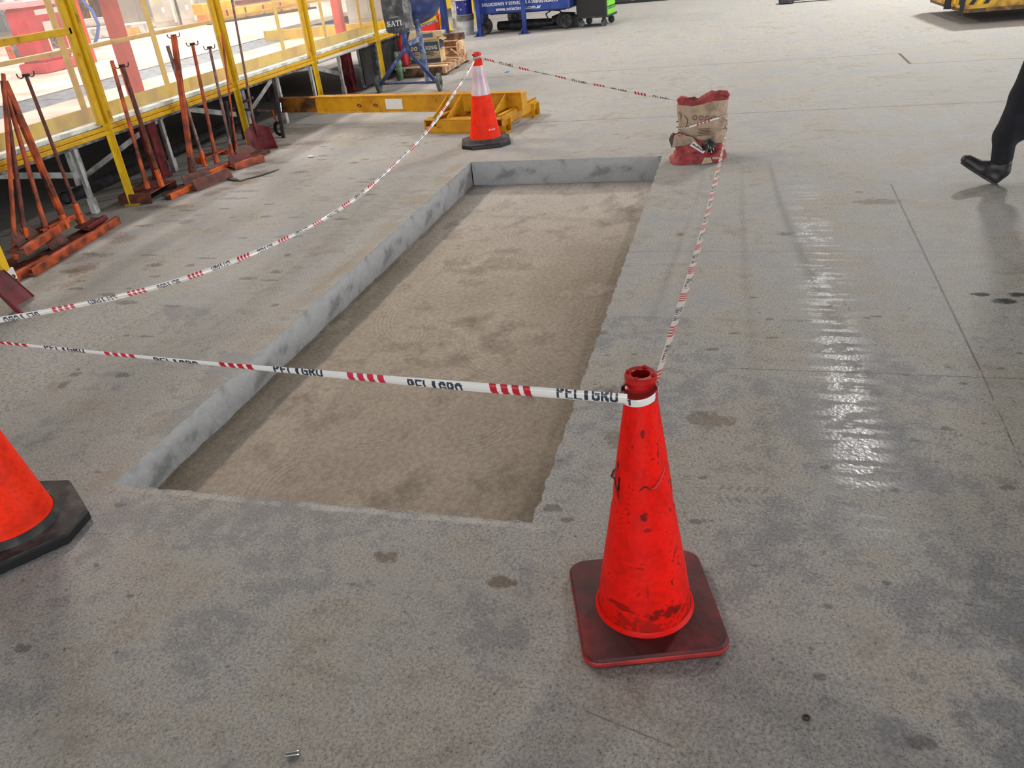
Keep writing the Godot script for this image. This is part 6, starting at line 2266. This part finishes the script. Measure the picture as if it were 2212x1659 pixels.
	for i in 3:
		b = MB.new()
		b.box(Vector3(0, 0.45 + i * 0.5, 0), Vector3(0.9, 0.06, 0.05), 0.003)
		part("beam", b, M.orange_fresh if i == 1 else M.yellow, t)
	b = MB.new()
	b.box(Vector3(0.05, 0.25, -0.1), Vector3(0.5, 0.4, 0.3), 0.01)
	part("load", b, M.brown_rust, t)
	b = MB.new()
	b.tube([Vector3(-10.38, 2.4, -12.0), Vector3(-10.32, 1.33, -12.0), Vector3(-10.2, 1.15, -12.0), Vector3(-10.18, 0.95, -12.02), Vector3(-10.3, 0.78, -12.05), Vector3(-10.45, 0.66, -12.1), Vector3(-10.5, 0.635, -12.2)], 0.028, 10)
	single("air_hose", b, M.hose_blue, "blue air hose hanging down to the deck beyond the fence", "hose")
	# orange conveyor bed far along the deck
	t = thing("roller_bed", "long low orange and maroon roller bed at the far end of the deck", "conveyor", Vector3(-9.9, Y, -16.4), 1.08)
	b = MB.new()
	b.box(Vector3(0.0, 0.14, 0), Vector3(2.4, 0.2, 0.5), 0.01)
	part("bed", b, worn([0.25, c8(216, 134, 30), 0.5, c8(240, 164, 40), 0.8, c8(250, 186, 70)], 0.8, 0.5, 0.0, 0.0, 605), t)
	b = MB.new()
	b.box(Vector3(-0.9, 0.28, -0.05), Vector3(0.7, 0.2, 0.45), 0.01)
	part("drive_box", b, M.yellow, t)
	for i in 5:
		b = MB.new()
		b.box(Vector3(-0.8 + i * 0.42, 0.13, 0.255), Vector3(0.03, 0.18, 0.02), 0.002)
		part("seam", b, M.brown_rust, t)
	b = MB.new()
	b.box(Vector3(0.3, 0.30, -0.15), Vector3(1.2, 0.08, 0.2), 0.01)
	part("cover", b, M.maroon, t)
	b = MB.new()
	b.box(Vector3(0, 0.02, 0.28), Vector3(2.6, 0.04, 0.1), 0.004)
	part("skid", b, M.black, t)
	b = MB.new()
	b.box(Vector3(-16.8, 2.6, -20.6), Vector3(19.0, 5.2, 0.2), 0.0)
	struct("wall_partition", b, M.wall)
	# joints of the partition cladding
	for i in 8:
		b = MB.new()
		b.box(Vector3(-8.6 - i * 1.7, 2.9, -20.48), Vector3(0.05, 4.6, 0.03), 0.004)
		var s := part("trim_%d" % (i + 1), b, M.white_steel, self)
		s.set_meta("kind", "structure")

# ==================================================================== the person walking out of the frame
func blob(bones: Array, cell: float, k: float) -> MB:
	# tapered capsules joined by a smooth minimum, meshed as surface nets
	var lo := Vector3(1e9, 1e9, 1e9)
	var hi := -lo
	for q in bones:
		for e in 2:
			var r: float = q[2 + e]
			lo = lo.min(q[e] - Vector3.ONE * r)
			hi = hi.max(q[e] + Vector3.ONE * r)
	lo -= Vector3.ONE * cell * 3.0
	hi += Vector3.ONE * cell * 3.0
	var nx := int((hi.x - lo.x) / cell) + 2
	var ny := int((hi.y - lo.y) / cell) + 2
	var nz := int((hi.z - lo.z) / cell) + 2
	var f := PackedFloat32Array()
	f.resize(nx * ny * nz)
	f.fill(1.0)
	for q in bones:
		var a: Vector3 = q[0]
		var b: Vector3 = q[1]
		var ra: float = q[2]
		var rb: float = q[3]
		var m := maxf(ra, rb) + k + cell * 3.0
		var l := ((a.min(b) - Vector3.ONE * m - lo) / cell).floor()
		var h := ((a.max(b) + Vector3.ONE * m - lo) / cell).ceil()
		var d := b - a
		var dd := maxf(d.length_squared(), 1e-9)
		for z in range(maxi(int(l.z), 0), mini(int(h.z), nz)):
			for y in range(maxi(int(l.y), 0), mini(int(h.y), ny)):
				for x in range(maxi(int(l.x), 0), mini(int(h.x), nx)):
					var p := lo + Vector3(x, y, z) * cell
					var t := clampf((p - a).dot(d) / dd, 0.0, 1.0)
					var s := p.distance_to(a + d * t) - lerpf(ra, rb, t)
					var i := (z * ny + y) * nx + x
					var w := clampf(0.5 + 0.5 * (f[i] - s) / k, 0.0, 1.0)
					f[i] = lerpf(f[i], s, w) - k * w * (1.0 - w)
	var idx := {}
	var vs := PackedVector3Array()
	var ns := PackedVector3Array()
	var offs := [0, 1, nx, nx + 1, nx * ny, nx * ny + 1, nx * ny + nx, nx * ny + nx + 1]
	for z in nz - 1:
		for y in ny - 1:
			for x in nx - 1:
				var i := (z * ny + y) * nx + x
				if absf(f[i]) > cell * 2.5: continue
				var neg := 0
				for o in offs:
					if f[i + o] < 0.0: neg += 1
				if neg == 0 or neg == 8: continue
				var c := Vector3.ZERO
				var cnt := 0
				for e in [[0, 1], [2, 3], [4, 5], [6, 7], [0, 2], [1, 3], [4, 6], [5, 7], [0, 4], [1, 5], [2, 6], [3, 7]]:
					var fa := f[i + offs[e[0]]]
					var fb := f[i + offs[e[1]]]
					if (fa < 0.0) != (fb < 0.0):
						var t := fa / (fa - fb)
						var pa := Vector3(e[0] & 1, (e[0] >> 1) & 1, e[0] >> 2)
						var pb := Vector3(e[1] & 1, (e[1] >> 1) & 1, e[1] >> 2)
						c += pa.lerp(pb, t)
						cnt += 1
				c /= cnt
				idx[i] = vs.size()
				vs.append(lo + (Vector3(x, y, z) + c) * cell)
				var g := Vector3(
					f[i + offs[1]] + f[i + offs[3]] + f[i + offs[5]] + f[i + offs[7]] - f[i] - f[i + offs[2]] - f[i + offs[4]] - f[i + offs[6]],
					f[i + offs[2]] + f[i + offs[3]] + f[i + offs[6]] + f[i + offs[7]] - f[i] - f[i + offs[1]] - f[i + offs[4]] - f[i + offs[5]],
					f[i + offs[4]] + f[i + offs[5]] + f[i + offs[6]] + f[i + offs[7]] - f[i] - f[i + offs[1]] - f[i + offs[2]] - f[i + offs[3]])
				ns.append(g.normalized())
	var out := MB.new()
	var st := [1, nx, nx * ny]
	for i in idx.keys():
		for ax in 3:
			var fa := f[i]
			var fb := f[i + st[ax]]
			if (fa < 0.0) == (fb < 0.0): continue
			var u: int = st[(ax + 1) % 3]
			var v: int = st[(ax + 2) % 3]
			if not (idx.has(i - u) and idx.has(i - v) and idx.has(i - u - v)): continue
			var q := [idx[i], idx[i - u], idx[i - u - v], idx[i - v]]
			if fa > fb: q.reverse()
			out.tri(vs[q[0]], vs[q[1]], vs[q[2]], ns[q[0]], ns[q[1]], ns[q[2]])
			out.tri(vs[q[0]], vs[q[2]], vs[q[3]], ns[q[0]], ns[q[2]], ns[q[3]])
	return out

func build_person():
	var V := func(x, y, z): return Vector3(x, y, z)
	var t = thing("person", "person walking in black trousers and dark shoes with one toe lifted", "person", Vector3(1.62, 0, -5.17))
	# joints, local to the root; the person walks towards -x
	var hip_r: Vector3 = V.call(0.03, 0.90, -0.085)
	var knee_r: Vector3 = V.call(-0.072, 0.50, -0.085)
	var ank_r: Vector3 = V.call(-0.128, 0.115, -0.08)
	var hip_l: Vector3 = V.call(0.03, 0.90, 0.085)
	var knee_l: Vector3 = V.call(0.085, 0.49, 0.09)
	var ank_l: Vector3 = V.call(0.185, 0.095, 0.09)
	var pelvis: Vector3 = V.call(0.035, 0.97, 0)
	var chest: Vector3 = V.call(0.02, 1.30, 0)
	var neck: Vector3 = V.call(0.005, 1.47, 0)
	var head: Vector3 = V.call(-0.02, 1.63, 0)
	var skin := plain(c8(176, 126, 98), 0.55)
	skin.subsurf_scatter_enabled = true
	skin.subsurf_scatter_strength = 0.1
	var bones := []
	for s in [[hip_r, knee_r, ank_r], [hip_l, knee_l, ank_l]]:
		bones.append([s[0], s[1], 0.075, 0.052])
		bones.append([s[1], s[2], 0.052, 0.036])
	bones.append([pelvis + Vector3(0, 0, -0.05), pelvis + Vector3(0, 0, 0.05), 0.11, 0.11])
	bones.append([pelvis, chest, 0.12, 0.13])
	bones.append([chest + Vector3(0, 0, -0.09), chest + Vector3(0, 0, 0.09), 0.10, 0.10])
	bones.append([chest + Vector3(0, 0.12, -0.15), chest + Vector3(0, 0.12, 0.15), 0.06, 0.06])
	bones.append([chest + Vector3(0, 0.1, 0), neck + Vector3(0, 0.05, 0), 0.07, 0.055])
	var arms := []
	for s in [-1.0, 1.0]:
		var sh: Vector3 = chest + Vector3(0, 0.11, s * 0.19)
		var el: Vector3 = sh + Vector3(0.04 - 0.05 * s, -0.27, s * 0.045)
		var wr: Vector3 = el + Vector3(-0.08 - 0.03 * s, -0.23, s * 0.0)
		arms.append([sh, el, wr])
		bones.append([sh, el, 0.05, 0.04])
		bones.append([el, wr, 0.04, 0.026])
	var body := blob(bones, 0.02, 0.03)
	# head: skull, jaw, nose, ears, lips, brow, eye sockets stay shallow
	var hb := [
		[head + Vector3(0.02, 0.03, 0), head + Vector3(-0.01, 0.03, 0), 0.088, 0.084], [head + Vector3(-0.02, -0.03, 0), head + Vector3(-0.045, -0.075, 0), 0.062, 0.036],
		[head + Vector3(-0.098, 0.005, 0), head + Vector3(-0.112, -0.028, 0), 0.007, 0.013], [head + Vector3(0.0, -0.02, -0.08), head + Vector3(0.004, 0.012, -0.084), 0.012, 0.015], [head + Vector3(0.0, -0.02, 0.08), head + Vector3(0.004, 0.012, 0.084), 0.012, 0.015],
		[head + Vector3(-0.088, -0.058, -0.018), head + Vector3(-0.088, -0.058, 0.018), 0.008, 0.008], [head + Vector3(-0.086, 0.026, -0.035), head + Vector3(-0.086, 0.026, 0.035), 0.012, 0.012], [neck + Vector3(0, 0.0, 0), head + Vector3(0.01, -0.04, 0), 0.053, 0.05]]
	var hm := blob(hb, 0.006, 0.012)
	body.p.append_array(hm.p); body.n.append_array(hm.n); body.uv.append_array(hm.uv)
	for i in 2:
		var s := -1.0 if i == 0 else 1.0
		var wr: Vector3 = arms[i][2]
		var dn := Vector3(-0.12, -0.99, 0).normalized()
		var fb := [[wr, wr + dn * 0.05, 0.024, 0.03]]
		for k in 4:
			var o := Vector3(-0.030 + k * 0.019, 0, 0)
			var l: float = [0.066, 0.078, 0.073, 0.058][k]
			var a := wr + dn * 0.085 + o
			fb.append([wr + dn * 0.03 + o * 0.7, a, 0.013, 0.0105])
			fb.append([a, a + dn * l * 0.5 + Vector3(0, 0, -s * 0.006), 0.0095, 0.009])
			fb.append([a + dn * l * 0.5 + Vector3(0, 0, -s * 0.006), a + dn * l + Vector3(0, 0, -s * 0.026), 0.009, 0.0075])
		fb.append([wr + dn * 0.025 + Vector3(-0.02, 0, 0), wr + dn * 0.06 + Vector3(-0.052, 0, -s * 0.008), 0.013, 0.011])
		fb.append([wr + dn * 0.06 + Vector3(-0.052, 0, -s * 0.008), wr + dn * 0.092 + Vector3(-0.056, 0, -s * 0.014), 0.0105, 0.009])
		var hd := blob(fb, 0.004, 0.005)
		body.p.append_array(hd.p); body.n.append_array(hd.n); body.uv.append_array(hd.uv)
	part("body", body, skin, t)
	var eyes := MB.new()
	for s in [-1.0, 1.0]:
		eyes.x = Transform3D(Basis.IDENTITY, head + Vector3(-0.083, 0.006, s * 0.032))
		eyes.lathe([Vector2(0, -0.009), Vector2(0.006, -0.006), Vector2(0.009, 0), Vector2(0.006, 0.006), Vector2(0, 0.009)], 12, 3.0)
	part("eyes", eyes, M.print_dark, t)
	var cloth := worn([0.3, c8(18, 18, 24), 0.7, c8(30, 30, 38)], 3.0, 0.9, 0.0, 0.1, 701)
	var tb := [
		[hip_r, knee_r, 0.098, 0.072], [knee_r, ank_r + Vector3(0.0, 0.17, 0), 0.070, 0.062], [ank_r + Vector3(0.0, 0.17, 0), ank_r + Vector3(0.006, 0.045, 0), 0.060, 0.058],
		[knee_r + Vector3(0.018, -0.10, 0), knee_r + Vector3(0.016, -0.2, 0), 0.058, 0.05],
		[hip_l, knee_l, 0.098, 0.072], [knee_l, ank_l + Vector3(0.0, 0.17, 0), 0.070, 0.062], [ank_l + Vector3(0.0, 0.17, 0), ank_l + Vector3(0.006, 0.03, 0), 0.060, 0.058],
		[pelvis + Vector3(0, -0.02, -0.06), pelvis + Vector3(0, -0.02, 0.06), 0.125, 0.125], [pelvis, pelvis + Vector3(0, 0.09, 0), 0.13, 0.128]]
	part("trousers", blob(tb, 0.012, 0.03), cloth, t)
	var jb := [[pelvis + Vector3(0, 0.05, -0.05), pelvis + Vector3(0, 0.05, 0.05), 0.14, 0.14], [pelvis + Vector3(0, 0.08, 0), chest, 0.145, 0.15], [chest + Vector3(0, 0, -0.1), chest + Vector3(0, 0, 0.1), 0.118, 0.118], [chest + Vector3(0, 0.11, -0.16), chest + Vector3(0, 0.11, 0.16), 0.078, 0.078], [chest + Vector3(0, 0.1, 0), neck, 0.08, 0.07]]
	for a in arms:
		jb.append([a[0], a[1], 0.068, 0.056])
		jb.append([a[1], a[2] + Vector3(0, 0.015, 0), 0.055, 0.043])
	part("jacket", blob(jb, 0.018, 0.03), plain(c8(40, 44, 56), 0.85), t)
	part("hair", blob([[head + Vector3(0.025, 0.05, 0), head + Vector3(0.0, 0.062, 0), 0.090, 0.080], [head + Vector3(0.055, 0.0, 0), head + Vector3(0.05, -0.03, 0), 0.062, 0.05]], 0.008, 0.02), plain(c8(28, 22, 20), 0.7), t)
	# shoes: the leading one strikes on its heel with the toe lifted
	var leather := worn([0.3, c8(28, 26, 28), 0.7, c8(52, 46, 46)], 5.0, 0.5, 0.0, 0.05, 702)
	for s in [[ank_r, 0.58], [ank_l, 0.0]]:
		var a: Vector3 = s[0]
		var pitch: float = s[1]
		var B := Basis(Vector3(0, 0, 1), -pitch)
		var heel := a + B * Vector3(0.035, -0.065, 0)
		if pitch == 0.0: heel = a + Vector3(0.035, -0.06, 0)
		var L := func(x, y, z): return heel + B * Vector3(x, y, z)
		var sb := [
			[L.call(0.0, 0.0, 0), L.call(0.0, 0.05, 0), 0.036, 0.038], [L.call(-0.02, 0.0, 0), L.call(-0.11, -0.004, 0.0), 0.034, 0.036], [L.call(-0.11, -0.004, 0.006), L.call(-0.205, -0.004, 0.0), 0.040, 0.031],
			[L.call(-0.11, -0.004, -0.008), L.call(-0.19, -0.006, -0.012), 0.036, 0.028], [L.call(0.0, 0.05, 0), L.call(-0.025, 0.085, 0), 0.042, 0.046], [L.call(-0.03, 0.06, 0), L.call(-0.10, 0.02, 0), 0.040, 0.034]]
		var sho := blob(sb, 0.008, 0.02)
		# a flat sole: nothing of the upper reaches below it
		for i in sho.p.size():
			var q := B.inverse() * (sho.p[i] - heel)
			if q.y < -0.026: sho.p[i] = heel + B * Vector3(q.x, -0.026, q.z)
		var shoe := part("shoe", sho, leather, t)
		var so := MB.new()
		var poly := PackedVector2Array()
		for k in 24:
			var an := TAU * k / 24.0
			var wx := cos(an) * 0.132 - 0.09
			var wz := sin(an) * (0.043 - 0.008 * cos(an))
			poly.append(Vector2(wx, wz))
		so.x = Transform3D(B * Basis(Vector3(1, 0, 0), -PI / 2), heel + B * Vector3(0.0, -0.036, 0.0))
		so.prism(poly, 0.014)
		part("sole", so, M.rubber, shoe)

# ==================================================================== small litter on the floor
func build_litter():
	var t = thing("steel_bolt", "small shiny steel bolt lying alone on the concrete at the near edge of the floor", "bolt", Vector3(-0.905, 0.007, -0.945), 0.35)
	var b := MB.new()
	b.tube([Vector3(-0.0135, 0, 0), Vector3(0.010, 0, 0)], 0.0058, 14)
	part("shank", b, M.steel, t)
	b = MB.new()
	b.tube([Vector3(0.011, 0, 0), Vector3(0.0155, 0, 0)], 0.0075, 6)
	part("head", b, M.chrome, t)
	b = MB.new()
	b.lathe([Vector2(0.0045, 0.0), Vector2(0.0085, 0.0), Vector2(0.0085, 0.003), Vector2(0.0045, 0.003), Vector2(0.0045, 0.0)], 20, 0.5)
	single("washer", b, M.dark_steel, "tiny dark ring washer on the floor below the front red cone's outer side", "washer", Vector3(0.199, 0.0003, -1.247))
	b = MB.new()
	b.plate([Vector3(-0.03, 0.003, 0.02), Vector3(0.025, 0.004, 0.025), Vector3(0.035, 0.02, -0.02), Vector3(-0.025, 0.012, -0.025)], 0.003)
	single("blue_scrap", b, plain(c8(60, 130, 200), 0.6), "scrap of bright blue plastic on the floor beyond the far cone", "scrap", Vector3(-3.008, 0.0, -10.80))
	b = MB.new()
	var f := noise(1.0, 801)
	for r in [[-3.72, -6.52, 0.022, "small white crumb of plaster on the floor below the lifting beam"]]:
		var rows := []
		for i in 7:
			var row := PackedVector3Array()
			for k in 10:
				var a := -TAU * k / 10.0
				var rr: float = r[2] * sin(PI * clampf(i + 0.2, 0, 6) / 6.2) * (1.0 + 0.5 * f.get_noise_3d(cos(a) * 5.0, i, sin(a) * 5.0))
				row.append(Vector3(cos(a) * rr * 1.4, r[2] * 0.85 * (i / 6.0), sin(a) * rr))
			rows.append(row)
		b = MB.new()
		b.grid(rows, true)
		single("plaster_crumb", b, M.label_white, r[3], "crumb", Vector3(r[0], 0.0, r[1]))
